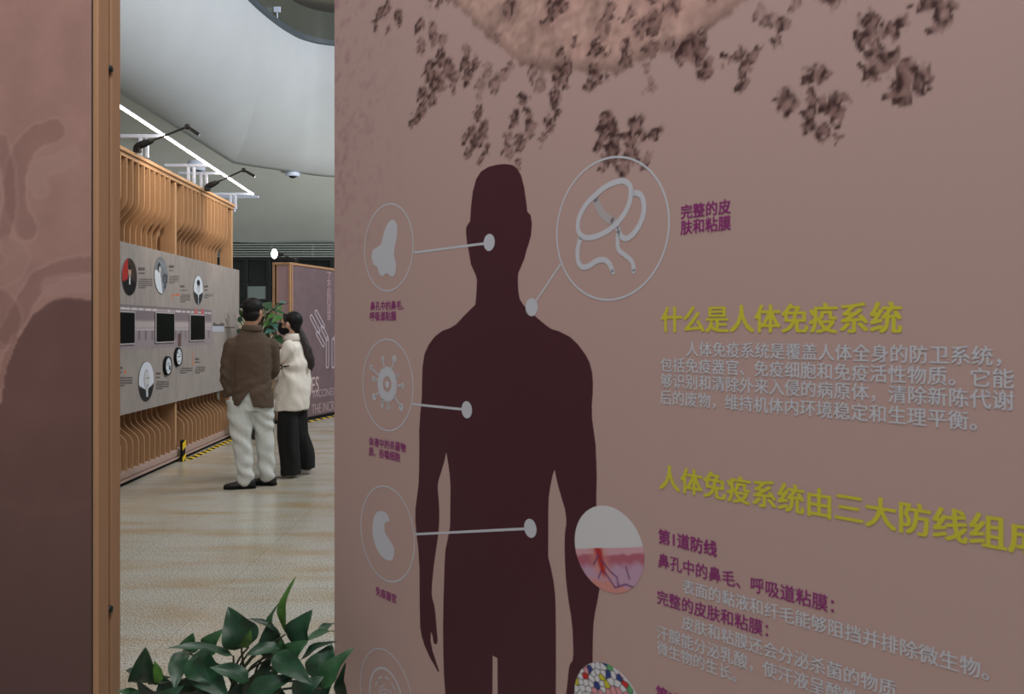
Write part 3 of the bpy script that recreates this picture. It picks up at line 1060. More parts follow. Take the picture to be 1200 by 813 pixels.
zs0, zs1 = bp(150, 409.5).y, bp(150, 357).y
grid_print('building_photo', list(np.linspace(START, wl(246.5), 260)), list(np.linspace(zs0, zs1, 50)), strip_colour, 1, tb, 'grey building photograph', fr=B3)
bpoly('plinth_print', [bp(247.5, 388.5), bp(262, 388.5), bp(262, 382), bp(247.5, 382)], 1, mat('pale_blue_grey_ink', (170, 172, 184), .5))
bpoly('statue_print', [bp(248.5, 382), bp(261.5, 382), bp(261, 378.5), bp(258, 378), bp(256, 380), bp(252, 379.5), bp(249, 377)], 1, M['dark_ink'])
bpoly('rule_print', [bp(262.5, 384.2), bp(274, 384.2), bp(274, 382.9), bp(262.5, 382.9)], 1, M['dark_ink'])
for x in (228.5, 235.8):
    bpoly('red_figure_print', [bp(x - 1.5, 368.5), bp(x + 1.6, 368.5), bp(x + 1.5, 364.5), bp(x + .5, 361), bp(x - .6, 361), bp(x - 1.5, 364.5)], 2, mat('red_ink', (190, 96, 92), .5))


# portraits
def portrait(cx, cy, h, style):
    c = bp(cx, cy)
    r = (bp(cx, cy - h / 2).y - c.y)
    def col(x, y):
        n = vnoise(x, y, 4, style * 2.0)
        if style == 0:
            q = np.tile(srgb_np((62, 48, 44)), (len(x), 1))
            q = lay_over(q, (x < -.25) * np.clip((y + .3) / .1, 0, 1) * .95, (170, 46, 42))
            q = lay_over(q, np.clip((-.05 - y - .35 * (abs(x) - .2)) / .08, 0, 1), (20, 19, 21))
            q = lay_over(q, ((abs(x) < .10) & (y < .0) & (y > -.42)) * .9, (205, 205, 205))
            q = lay_over(q, np.clip((1 - ((x / .22) ** 2 + ((y - .28) / .30) ** 2)) / .2, 0, 1), (182, 140, 116))
            q = lay_over(q, np.clip((1 - ((x / .24) ** 2 + ((y - .52) / .16) ** 2)) / .2, 0, 1), (34, 26, 24))
            q = lay_over(q, np.clip((1 - ((x / .17) ** 2 + ((y - .08) / .13) ** 2)) / .2, 0, 1), (150, 140, 132))
        elif style == 1:
            q = np.tile(srgb_np((120, 124, 130)), (len(x), 1)) * (1 + .35 * n)[:, None]
            q = lay_over(q, np.clip((-.1 - x - .3 * (y - .1)) / .08, 0, 1) * (y < .25), (200, 206, 212))
            q = lay_over(q, np.clip((1 - (((x + .35) / .24) ** 2 + ((y - .42) / .3) ** 2)) / .2, 0, 1), (44, 44, 50))
            q = lay_over(q, np.clip((1 - (((x + .22) / .14) ** 2 + ((y - .3) / .2) ** 2)) / .2, 0, 1), (188, 182, 178))
            q = lay_over(q, ((x > .25) & (y < .15) & (y > -.7) & (np.sin(x * 14) * np.sin(y * 9) > -.25)) * .85, (50, 54, 62))
        elif style == 2:
            q = np.tile(srgb_np((206, 212, 220)), (len(x), 1))
            q = lay_over(q, np.clip((-.35 - y + .25 * abs(x)) / .06, 0, 1) * (abs(x) > .0), (52, 54, 58))
            q = lay_over(q, ((abs(x) < .16 - .3 * (-.2 - y)) & (y < -.2)) * .9, (216, 218, 222))
            q = lay_over(q, np.clip((1 - ((x / .34) ** 2 + ((y - .18) / .46) ** 2)) / .15, 0, 1), (184, 184, 188))
            q = lay_over(q, np.clip((1 - ((x / .38) ** 2 + ((y - .50) / .22) ** 2)) / .15, 0, 1), (34, 36, 40))
            q = lay_over(q, ((abs(abs(x) - .14) < .07) & (abs(y - .22) < .035)) * .8, (60, 60, 64))
        else:
            q = np.tile(srgb_np((208, 212, 222)), (len(x), 1))
            q = lay_over(q, np.clip((-.42 - y + .30 * abs(x)) / .05, 0, 1), (34, 35, 38))
            q = lay_over(q, ((abs(x - .08) < .14) & (y < -.3) & (y > -.8)) * .9, (200, 202, 206))
            q = lay_over(q, np.clip((1 - ((x / .40) ** 2 + ((y - .12) / .52) ** 2)) / .15, 0, 1), (150, 150, 156))
            q = lay_over(q, np.clip((1 - (((x - .05) / .34) ** 2 + ((y - .12) / .46) ** 2)) / .2, 0, 1), (196, 194, 196))
            for ex in (-.06, .24):
                q = lay_over(q, (((x - ex) / .08) ** 2 + ((y - .16) / .05) ** 2 < 1) * .85, (50, 50, 56))
            q = lay_over(q, (((x - .12) / .14) ** 2 + ((y + .20) / .05) ** 2 < 1) * .6, (90, 86, 90))
        return q
    s, z = [c.x], [c.y]
    nr, na = 26, 64
    for i in range(1, nr + 1):
        for k in range(na):
            t = 2 * math.pi * k / na
            s.append(c.x + r * i / nr * math.cos(t)); z.append(c.y + r * i / nr * math.sin(t))
    s, z = np.array(s), np.array(z)
    cl = np.clip(col((s - c.x) / r, (z - c.y) / r), 0, 1)
    idx = lambda i, k: 1 + (i - 1) * na + k % na
    faces = [(0, idx(1, k), idx(1, k + 1)) for k in range(na)] + [(idx(i, k), idx(i + 1, k), idx(i + 1, k + 1), idx(i, k + 1)) for i in range(1, nr) for k in range(na)]
    me = bpy.data.meshes.new('portrait')
    me.from_pydata([tuple(B3((p, q), 6)) for p, q in zip(s, z)], [], faces)
    ca = me.color_attributes.new('ink', 'FLOAT_COLOR', 'POINT')
    ca.data.foreach_set('color', np.concatenate([cl, np.ones((len(cl), 1))], 1).astype(np.float32).ravel())
    o = link('portrait', me, M['ink'], tb)
    o['label'] = ['round portrait of a person in a black suit on red', 'grey photograph of a person at an instrument', 'small portrait of a person with dark hair and glasses', 'portrait of a bald person in a dark jacket'][style]
    bm = nb()
    loft(bm, [[Vector((c.x + (r + e) * math.cos(2 * math.pi * k / 64), BOFF - d, c.y + (r + e) * math.sin(2 * math.pi * k / 64))) for k in range(64)] for e, d in ((.004, -.001), (.004, .005), (0.001, .007))], False)
    obj('rim', bm, M['dark_ink'], o)


portrait(149.6, 324.2, 43, 0)
portrait(186.8, 322.6, 42, 1)
portrait(230.6, 339.6, 33, 2)
portrait(169.4, 446.8, 46, 3)


def round_badge(cx, cy, h, label, blocks):
    c = bp(cx, cy)
    r = bp(cx, cy - h / 2).y - c.y
    t = thing('wall_disc', label, 'disc', WA + WD * c.x + Vector((WD.y, -WD.x, 0)) * (-BOFF), WROT, 'black edged discs on the timeline board')
    bm = nb()
    ring_ = lambda rr, d: [Vector((rr * math.cos(2 * math.pi * k / 40), -d, c.y + rr * math.sin(2 * math.pi * k / 40))) for k in range(40)]
    loft(bm, [ring_(r, 0.001), ring_(r, .026), ring_(r * .95, .030), ring_(r * .86, .030), ring_(r * .86, .022)], True)
    obj('black_rim', bm, M['hazard_black'], t)
    bm = nb()
    loft(bm, [ring_(r * .85, .0205), ring_(r * .85, .024)], True)
    obj('face_plate', bm, mat('white_print', (206, 212, 218), .5), t)
    bm = nb()
    for (x0, x1, z0, z1) in blocks:
        box(bm, x0 * r, x1 * r, -.0255, -.0232, c.y + z0 * r, c.y + z1 * r)
    obj('printed_mark', bm, mat('disc_mark_ink', (64, 66, 74), .5), t)


round_badge(193.2, 428.5, 22.5, 'round white disc with black rim, lower left of the pair under the screens', [(-.4, .5, .25, .32), (-.5, .4, .05, .11), (.15, .6, -.45, .0), (-.5, -.1, -.5, -.42)])
round_badge(205.8, 418.0, 22, 'round white disc with black rim, upper right of the pair under the screens', [(-.5, -.1, .4, .5), (.1, .5, .2, .3), (-.5, .5, -.02, .06), (-.4, .2, -.5, -.42)])

# tiny captions (too small to read): rows of short ink dashes
rng = random.Random(3)


def tiny_block(x0, x1, y0, y1, rows, bold=False):
    bm = nb()
    for r in range(rows):
        y = y0 + (y1 - y0) * (r + .25) / rows
        hh = (y1 - y0) / rows * (.55 if not bold else .7)
        x = x0 + (1.2 if (r == 0 and rows > 2) else 0)
        xe_ = x1 if r < rows - 1 or rows < 3 else x0 + (x1 - x0) * .5
        while x < xe_:
            wd = rng.uniform(.5, 1.1)
            a, b = bp(x, y), bp(min(x + wd, xe_), y + hh)
            bpoly('', [(a.x, b.y), (b.x, b.y), (b.x, a.y), (a.x, a.y)], 1, None, bmx=bm)
            x += wd + rng.uniform(.18, .35)
    flat_obj('caption', bm, M['dark_ink'], tb)


for a in ((160.5, 168, 312, 317, 1, True), (160.5, 168, 318.5, 321.5, 1), (160.5, 177, 326, 338, 5),
          (196.5, 202.5, 309.5, 314, 1, True), (196.5, 202, 315.5, 318, 1), (196.5, 207.5, 322.5, 332.5, 5),
          (209.8, 215, 333, 337, 1, True), (209.8, 219, 339, 341, 1), (209.8, 222, 344.5, 354.5, 5),
          (237.5, 242.5, 333.5, 337, 1, True), (237.5, 242, 338.5, 341, 1), (237.5, 248, 344, 349.5, 3),
          (134.5, 142, 428.5, 432.5, 1, True), (134.5, 141, 434.5, 437.5, 1), (134.5, 153.5, 441, 453, 4),
          (181.3, 187, 435.5, 439, 1, True), (181.3, 186, 440.5, 443.5, 1), (181.3, 196.5, 446, 456.5, 4),
          (227.2, 231.8, 418.5, 422, 1, True), (227.2, 233, 423, 425.5, 1), (227.2, 239, 429, 438, 4),
          (209.7, 224, 430, 438, 3), (133.2, 136, 329, 338, 3)):
    tiny_block(*a)
bm = nb()
for pts in ([(200, 344.6), (207.5, 345.0), (207.5, 345.9), (200, 345.5)], [(206.5, 343.6), (209.3, 345.4), (206.5, 347.2)], [(199.8, 344.6), (200.4, 344.6), (200.4, 352), (199.8, 352)],
            [(144.2, 433.2), (146.4, 435.8), (144.2, 438.6)], [(223.8, 424), (226.5, 425.2), (223.8, 427)], [(225, 412), (225.4, 412), (225.4, 423), (225, 423)]):
    bpoly('', [bp(*p) for p in pts], 1, None, bmx=bm)
flat_obj('timeline_arrow', bm, M['orange_ink'], tb, 'small orange arrows')

# --- three screens
for (x0, x1, y0, y1, lab) in ((130, 154.2, 366, 402.2, 'black screen on the timeline board nearest the brown panel edge'),
                              (180, 201.2, 367.3, 400, 'middle one of the three black screens on the timeline board'),
                              (220.3, 237.2, 369.5, 398.2, 'black screen on the timeline board nearest the man in brown')):
    a, b = bp(x0, 384), bp(x1, 384)
    z1_, z0_ = bp(x1, y0 + .4).y, bp(x1, y1 - .4).y
    t = thing('display_screen', lab, 'screen', WA + WD * a.x + Vector((WD.y, -WD.x, 0)) * (-BOFF + .0062) + Vector((0, 0, z0_)), WROT, 'screens on the timeline board')
    wd, hh = b.x - a.x, z1_ - z0_
    bm = nb()
    box(bm, -.012, wd + .016, -.010, .0, -.014, hh + .012, .003)
    obj('bezel', bm, mat('pale_bezel', (168, 160, 164), .45), t)
    bm = nb()
    box(bm, 0, wd, -.0112, -.006, 0, hh, .001)
    obj('screen_glass', bm, M['screen'], t)

# ------------------------------------------------------------------ LED bar and its brackets
led = thing('led_light_bar', 'long white LED light bar on white brackets above the slatted partition', 'light', at(297, 228, 11.98))
E0 = at(297, 228, 11.98)
E1 = at(135, 121.5, 7.13)
D = (E1 - E0)
bm = nb()
tube(bm, [(0, 0, 0), tuple(D * 1.55)], 0.0095, 10)
obj('light_tube', bm, M['led'], led)
bm = nb()
tube(bm, [(0, 0, .016), tuple(D * 1.55 + Vector((0, 0, .016)))], 0.008, 8)
obj('aluminium_rail', bm, M['white_metal'], led)
for py, pq in ((228, 273.5), (231.5, 272.0), (203.8, 238.8), (194.6, 224), (160.5, 168.5), (122, 60)):
    Yb = 1.85 * F / (HOR - py)
    Xl = E0.x + (E1.x - E0.x) * (E0.y - Yb) / (E0.y - E1.y)
    xq = max((pq - CX) * Yb / F, XW + SLW * (Yb - YW) - .30)
    bm = nb()
    box(bm, xq - .30, Xl + .01, Yb - .018, Yb + .018, 3.290, 3.325, .003)
    for dx in (-.032, .032):
        box(bm, xq + dx - .014, xq + dx + .014, Yb - .014, Yb + .014, TOP - .001, 3.31, .003)
    for v in bm.verts:
        v.co -= E0
    obj('bracket', bm, M['white_metal'], led)


# ------------------------------------------------------------------ spotlights on arms
def spotlight(base, joint, head, label, glow=False, rb=.036):
    base, joint, head = Vector(base), Vector(joint), Vector(head)
    t = thing('arm_spotlight', label, 'lamp', base, 0, 'arm spotlights on top of the partitions')
    j, h = joint - base, head - base
    b2 = j * .30
    bm = nb()
    tube(bm, [(-j * .06), (0, 0, 0), b2 * .4, b2 * .9, b2 * 1.1], [rb * .45, rb * .9, rb, rb * .75, rb * .35], 12)
    box(bm, -.03, .03, -.03, .03, -rb - .02, -.01, .005)
    obj('mount', bm, M['black'], t, False)
    bm = nb()
    tube(bm, [b2, j * .65, j], .010, 8)
    obj('arm', bm, M['black'], t)
    bm = nb()
    bmesh.ops.create_icosphere(bm, subdivisions=2, radius=.028)
    bmesh.ops.translate(bm, verts=bm.verts, vec=j)
    obj('swivel', bm, M['black'], t, True)
    d = (h - j)
    bm = nb()
    u, v = frame_dirs(d)
    if glow:
        tube(bm, [j - d * .15, j + d * .35, j + d], [.025, .04, .045], 14)
        hd = obj('lamp_head', bm, M['black'], t, False)
        bm = nb()
        bmesh.ops.create_uvsphere(bm, u_segments=20, v_segments=12, radius=1)
        for vv in bm.verts:
            vv.co = j + d * 1.0 + u * vv.co.x * .05 + v * vv.co.y * .075 + d.normalized() * vv.co.z * .035
        obj('lamp_lens', bm, M['lamp_glow'], hd, True)
    else:
        tube(bm, [j - d * .12, j, j + d * .5, j + d], [.010, .015, .017, .017], 10)
        hd = obj('lamp_head', bm, M['black'], t, False)
        bm = nb()
        tube(bm, [j + d * 1.0, j + d * 1.015], [.014, .014], 10)
        obj('lens_ring', bm, M['white_metal'], hd)
        sp = bpy.data.lights.new('spot_beam', 'SPOT')
        sp.energy, sp.color, sp.spot_size, sp.spot_blend, sp.shadow_soft_size = 34, (1.0, 0.86, 0.70), math.radians(95), .7, .03
        so = bpy.data.objects.new('spot_beam', sp)
        C.objects.link(so)
        so.location = head + (head - joint).normalized() * .05
        so.rotation_euler = (Vector((XW - .08, head.y + .95, 2.55)) - so.location).to_track_quat('-Z', 'Y').to_euler()


spotlight(at(161, 171.5, 8.15), at(219.5, 148.5, 8.15), at(233.5, 158, 8.15), 'black arm spotlight on the partition top, nearer of the two')
spotlight(at(243, 218.5, 10.15), at(285.5, 199.2, 10.15), at(298.5, 206.5, 10.15), 'black arm spotlight on the partition top, farther of the two')
YB = 13.2
spotlight(at(347, 304.2, 13.3), at(330, 298.2, 13.2), at(321.5, 297.2, 13.05), 'lit arm spotlight on top of the mauve panel at the back', True, .03)

# ------------------------------------------------------------------ hazard tape and corner guard
def hazard(name, a, b, wd, side, label, n):
    a, b = Vector(a), Vector(b)
    t = (b - a)
    q = Vector((t.y, -t.x, 0)).normalized() * side * wd
    bm = nb()
    lift = Vector((0, 0, .002))
    for k in range(n):
        for h, mi in ((0, 0), (.5, 1)):
            f0, f1 = (k + h) / n, (k + h + .5) / n
            sl = -.45 / n
            pts = [a + t * f0, a + t * f1, a + t * min(1, f1 + sl) + q, a + t * max(0, f0 + sl) + q]
            lo = [bm.verts.new(p) for p in pts]
            hi = [bm.verts.new(p + lift) for p in pts]
            faces = [bm.faces.new(hi)] + [bm.faces.new((lo[i], lo[(i + 1) % 4], hi[(i + 1) % 4], hi[i])) for i in range(4)]
            for f in faces:
                f.material_index = mi
    o = obj(name, bm, [M['yellow'], M['hazard_black']])
    # origin at the start of the tape
    for v in o.data.vertices:
        v.co -= a
    o.location = a
    return tag(o, label, 'floor tape', 'black and yellow floor tapes')


def wp(px, off=0.0):
    p = WA + WD * wl(px)
    return p + Vector((WD.y, -WD.x, 0)) * off


hazard('hazard_tape', wp(214, .015), wp(277, .015), .075, 1, 'black and yellow striped floor tape along the foot of the slatted partition', 13)

g = wp(212.2, .012)
cg = thing('corner_guard', 'short upright black and yellow striped guard at the foot of the partition post', 'guard', g, WROT)
bm = nb()
box(bm, -.075, .02, -.03, .0, .0, .23, .008)
obj('guard_body', bm, M['hazard_black'], cg)
bm = nb()
def slant(z0, z1, sk):
    vs = []
    for (x, z) in ((-.077, z0), (.022, z0 + sk), (.022, z1 + sk), (-.077, z1)):
        vs.append(bm.verts.new((x, -.0325, min(max(z, 0.001), .229))))
    f = bm.faces.new(vs)
    r = bmesh.ops.extrude_face_region(bm, geom=[f])
    bmesh.ops.translate(bm, verts=[v for v in r['geom'] if isinstance(v, bmesh.types.BMVert)], vec=(0, .004, 0))
slant(.0, .05, .03)
slant(.125, .20, .03)
obj('yellow_band', bm, M['yellow'], cg)

# ------------------------------------------------------------------ rear mauve panel (behind the two people)
RA = at(340, HOR, 12.96); RA.z = 0
RDIR = Vector((.277, 1, 0)).normalized()
RTOP = 2.43
rp = thing('exhibition_panel', 'mauve exhibition panel behind the woman with white molecule drawing and framed end', 'exhibition panel', RA, math.atan2(RDIR.y, RDIR.x))
# local x away along the panel, local y to the left
RL = 3.4
TH = .30
bm = nb(); box(bm, .03, RL, .012, TH - .012, .05, RTOP - .03); obj('board', bm, M['pale_panel'], rp)
bm = nb(); box(bm, .012, .03, .035, TH - .06, .05, RTOP - .03); obj('end_board', bm, M['pale_panel2'], rp)
for (x0, x1, y0, y1) in ((-.002, .034, 0, .034), (.05, .078, -.004, .012), (-.002, .034, TH - .034, TH), (.008, .03, TH - .085, TH - .06)):
    bm = nb(); box(bm, x0, x1, y0, y1, .0, RTOP, .003); obj('frame_post', bm, M['wood_frame'], rp)
bm = nb(); box(bm, .011, .03, TH - .06, TH - .034, .05, RTOP - .03); obj('post_groove', bm, M['groove'], rp)
bm = nb(); box(bm, -.004, RL, -.004, TH + .002, RTOP - .03, RTOP + .006, .003); obj('top_rail', bm, M['wood_frame'], rp)
bm = nb(); box(bm, -.004, RL, -.004, TH, .0, .05, .003); obj('base_rail', bm, M['hazard_black'], rp)
RN = Vector((RDIR.y, -RDIR.x, 0))
RF = RA - RN * .012 * 1.0


def rpx(px, py):
    D = Vector(((px - CX) / F, 1, (HOR - py) / F))
    t = RA.dot(RN) / Vector((D.x, D.y, 0)).dot(RN)
    P = D * t
    return Vector(((P - RA).dot(RDIR), EYE + t * D.z))


def R3(p, lay):
    return Vector((p[0], .0115 - .0012 * lay, p[1]))


RINK = mat('pale_line_ink', (196, 182, 190), .5)
_L3 = L3
L3 = R3
bm = nb()
def caps(p, q, wpx):
    a, b = rpx(*p), rpx(*q)
    d = (b - a).normalized()
    n_ = Vector((-d.y, d.x))
    r = wpx
    th0 = math.atan2(n_.y, n_.x)
    pts = [b + Vector((math.cos(th0 - math.pi * k / 10), math.sin(th0 - math.pi * k / 10))) * r for k in range(11)]
    pts += [a + Vector((math.cos(th0 + math.pi - math.pi * k / 10), math.sin(th0 + math.pi - math.pi * k / 10))) * r for k in range(11)]
    ribbon(bm, pts, .017, 2, True)
caps((365.5, 371.5), (374, 388), .036)
caps((372.5, 390.5), (379.5, 403.5), .036)
caps((371, 366), (379.5, 382), .036)
caps((378, 384), (384, 396), .036)
caps((384.2, 398), (384.2, 428), .042)
caps((391, 399), (391, 428), .042)
caps((399, 386), (393, 397), .042)
caps((414, 362), (402, 386), .042)
flat_obj('molecule_drawing', bm, RINK, rp)
L3 = _L3
def rline(txt, x0, y0, x1, y1, m, sq=1.0):
    return line(txt, '', x0, y0, x1, y1, m, .006, 'lettering', 2, rpx, rp, R3, sq)
RT = mat('pale_pink_ink', (172, 146, 152), .5)
rline('ES', 365.8, 450.6, 374.2, 449.2, mat('pale_rose_ink', (192, 168, 166), .5), 1.3)
rline('VACCINES', 366.5, 461, 392, 458.5, RT, 1.1)
rline('THE INCR', 366, 480, 392, 473.5, RT, 1.3)
for i, ch in enumerate('了不起的疫苗'):
    yy = 323.8 + i * 9.3
    line(ch, '', 383.8, yy, 388.4, yy - .3, RT, .010, 'lettering', 2, rpx, rp, R3)
rr_ = RA + RDIR * (-.05)
hazard('hazard_tape', RA + RN * .03 - RDIR * .1, RA + RN * .03 + RDIR * 3.3, .11, 1, 'black and yellow striped floor tape along the foot of the rear mauve panel', 17)

# ------------------------------------------------------------------ low cabinet far behind
cb = thing('storage_cabinet', 'pale beige low cabinet far behind the tall plant', 'cabinet', at(322, HOR, 19.0) * 1)
cb.location.z = 0
M['beige'] = mat('beige_laminate', (186, 176, 150), .5)
bm = nb(); box(bm, -.9, .45, -.25, .25, .08, 1.82, .006); obj('body', bm, M['beige'], cb)
bm = nb(); box(bm, -.93, .48, -.28, .28, 1.82, 1.87, .006); obj('worktop', bm, M['beige'], cb)
for x in (-.89, -.22):
    bm = nb(); box(bm, x, x + .65, -.27, -.25, .12, 1.78, .004); d_ = obj('door', bm, M['beige'], cb)
    bm = nb(); box(bm, x + .55, x + .57, -.295, -.27, .95, 1.15, .004); obj('handle', bm, M['black'], d_)
bm = nb(); box(bm, -.85, .4, -.22, .22, 0, .08); obj('plinth', bm, M['black'], cb)


# ------------------------------------------------------------------ plants
def leaf_mat(name, rgb, rough=.42):
    m = mat(name, rgb, rough, vary=.3, scale=26, bump=.15)
    return m


LG = [leaf_mat('dark_green_leaf', (34, 68, 46)), leaf_mat('mid_green_leaf', (44, 82, 50)), leaf_mat('fresh_green_leaf', (64, 104, 38)), leaf_mat('deep_green_leaf', (25, 50, 33))]


def leaf(bm, base, tip, wd, face, curl=.12, fold=.18, wave=.0, mi=0, shape=0):
    """leaf blade with a midrib fold, from base to tip; 'face' is the direction its upper side looks to"""
    base, tip, face = Vector(base), Vector(tip), Vector(face).normalized()
    ax = tip - base
    ln = ax.length
    ax.normalize()
    side = ax.cross(face).normalized()
    up = side.cross(ax).normalized()
    nu, nv = 12, 6
    rows = []
    for i in range(nu + 1):
        t = i / nu
        if shape == 0:
            w_ = math.sin(math.pi * min(1, t ** .62)) ** .85 * (1 - .12 * t)
        else:
            w_ = math.sin(math.pi * t ** .8) ** 1.0
        w_ = max(w_, .0) * wd / 2
        if i == 0:
            w_ = wd * .03
        if i == nu:
            w_ = wd * .008
        c = base + ax * ln * t + up * (math.sin(math.pi * t) * curl * ln - (t ** 2) * curl * .4 * ln)
        row = []
        for j in range(-nv // 2, nv // 2 + 1):
            q = j / (nv / 2)
            rib = .05 * math.cos(t * 26 + abs(q) * 4) * abs(q) * w_ * .6
            row.append(c + side * q * w_ + up * (abs(q) ** 1.2 * fold * w_ * 1.6 + rib + wave * w_ * math.sin(t * 9 + q * 2.0) * abs(q)))
        rows.append(row)
    vr = [[bm.verts.new(p) for p in r] for r in rows]
    for a, b in zip(vr[:-1], vr[1:]):
        for i in range(nv):
            f = bm.faces.new((a[i], a[i + 1], b[i + 1], b[i]))
            f.material_index = mi
            f.smooth = True


# base px, tip px, depth base, depth tip, width px, facing (x,y,z), material
LEAVES = [
    (173, 800, 170, 759, 2.42, 2.36, 32, (.2, -1, .25), 0, 0), (164, 789, 147, 785, 2.5, 2.5, 10, (0, -.5, 1), 3, 0),
    (188, 818, 160, 798, 2.36, 2.3, 20, (-.2, -1, .4), 3, 0), (168, 818, 136, 809, 2.4, 2.36, 12, (0, -.6, 1), 1, 0),
    (186, 800, 181, 774, 2.30, 2.3, 11, (.8, -.8, .3), 2, 0), (214, 763, 204, 808, 2.40, 2.30, 22, (.1, -1, .4), 0, 0),
    (222, 764, 226, 741.5, 2.5, 2.5, 20, (-.1, -1, .2), 1, 0), (272, 768, 195, 757.5, 2.42, 2.36, 13, (0, -.45, 1), 0, 0),
    (243, 765, 260.5, 737, 2.5, 2.5, 21, (-.3, -1, .3), 1, 0), (291, 757, 267, 711.5, 2.44, 2.44, 38, (.15, -1, .15), 0, 0),
    (283, 758, 294, 737.5, 2.34, 2.32, 13, (.7, -.8, .5), 2, 0), (291, 797, 246, 781, 2.28, 2.26, 20, (-.1, -.7, 1), 0, 0),
    (226, 768, 268, 818, 2.36, 2.24, 36, (-.4, -1, .8), 0, 0), (334.5, 742, 344.5, 674.5, 2.42, 2.42, 13, (-.7, -.8, .1), 2, 1),
    (318, 742, 325, 707, 2.52, 2.52, 13, (-.8, -.6, .2), 1, 0), (328, 742, 290, 723.5, 2.46, 2.46, 7, (0, -.5, 1), 3, 1),
    (319, 770, 316, 727, 2.46, 2.46, 28, (.2, -1, .1), 3, 0), (327, 760, 288, 767, 2.38, 2.34, 17, (.1, -.7, 1), 0, 0),
    (344, 756, 365, 714.5, 2.45, 2.45, 30, (-.35, -1, .25), 0, 0), (336, 775, 360, 750, 2.40, 2.40, 24, (-.4, -1, .5), 1, 0),
    (372, 744, 395, 729, 2.72, 2.80, 10, (-.3, -.8, .7), 0, 0), (358, 752, 400, 740, 2.6, 2.82, 10, (0, -.5, 1), 1, 0),
    (352, 774, 394, 750, 2.45, 2.42, 11, (-.5, -.5, .9), 3, 1), (372, 798, 389, 754, 2.40, 2.44, 34, (-.1, -1, .2), 0, 0),
    (378, 806, 413.5, 758, 2.32, 2.34, 22, (-.5, -.9, .5), 1, 0), (322, 766, 366, 802, 2.34, 2.24, 25, (-.2, -.9, .9), 0, 0),
    (286, 816, 318, 772, 2.36, 2.38, 22, (.6, -.9, .1), 3, 0), (300, 806, 331, 779, 2.42, 2.42, 13, (.4, -1, .2), 1, 0),
    (346, 822, 378, 792, 2.30, 2.30, 26, (-.3, -1, .5), 0, 0), (288, 822, 348, 790, 2.28, 2.30, 26, (.2, -.8, .9), 0, 0),
    (212, 818, 232, 788, 2.46, 2.46, 26, (.2, -1, .3), 3, 0), (245, 822, 252, 790, 2.44, 2.46, 26, (-.2, -1, .2), 3, 0),
    (366, 824, 392, 788, 2.40, 2.42, 24, (-.2, -1, .2), 3, 0), (322, 826, 322, 796, 2.44, 2.44, 26, (.2, -1, .2), 3, 0),
    (200, 824, 190, 790, 2.42, 2.42, 24, (.2, -1, .2), 3, 0), (402, 822, 404, 776, 2.36, 2.38, 16, (-.6, -.8, .3), 3, 0),
    (330, 750, 337, 776, 2.40, 2.38, 14, (-.8, -.8, .2), 1, 0), (222, 775, 246, 800, 2.32, 2.26, 24, (-.3, -1, .6), 0, 0),
    (270, 826, 282, 800, 2.30, 2.3, 22, (.3, -1, .4), 3, 0), (180, 830, 214, 804, 2.32, 2.3, 22, (.3, -1, .5), 0, 0), (150, 826, 172, 806, 2.34, 2.34, 16, (.1, -1, .5), 0, 0)]
PC = Vector((-.80, 2.48, 0))
pl = thing('potted_plant', 'broad-leaved dark green plant in front of the pink wall at the bottom edge', 'plant', PC)
bm = nb()
lathe(bm, [(.10, 0), (.115, .02), (.15, .26), (.165, .27), (.165, .31), (.148, .31), (.14, .28)], 36)
obj('pot', bm, mat('white_plastic_pot', (196, 196, 192), .4), pl, True)
bm = nb()
lathe(bm, [(.138, .27), (.09, .285), (.02, .29)], 30)
obj('soil', bm, mat('dark_soil', (44, 34, 26), .95, vary=.4, scale=60, bump=.6), pl)
bm = nb()
bs = nb()
rng = random.Random(8)
for (bx, by, tx, ty, Yb, Yt, wd, fc, mi, sh) in LEAVES:
    b, t = at(bx, by, Yb) - PC, at(tx, ty, Yt) - PC
    leaf(bm, b, t, 1.14 * wd * (Yb + Yt) / 2 / F, fc, rng.uniform(.05, .14), rng.uniform(.12, .28), .24, mi, sh)
    root = Vector((rng.uniform(-.06, .06), rng.uniform(-.05, .05), .29))
    m1 = root.lerp(b, .5) + Vector((0, 0, .05)) - Vector((b.x, b.y, 0)) * .12
    tube(bs, catmull([root, m1, b + (b - t) * .02], 5), [.0045 - .0002 * i for i in range(11)], 6)
obj('foliage', bm, LG, pl, normals=False)
obj('stem', bs, mat('dark_stem', (40, 52, 30), .5), pl, True)

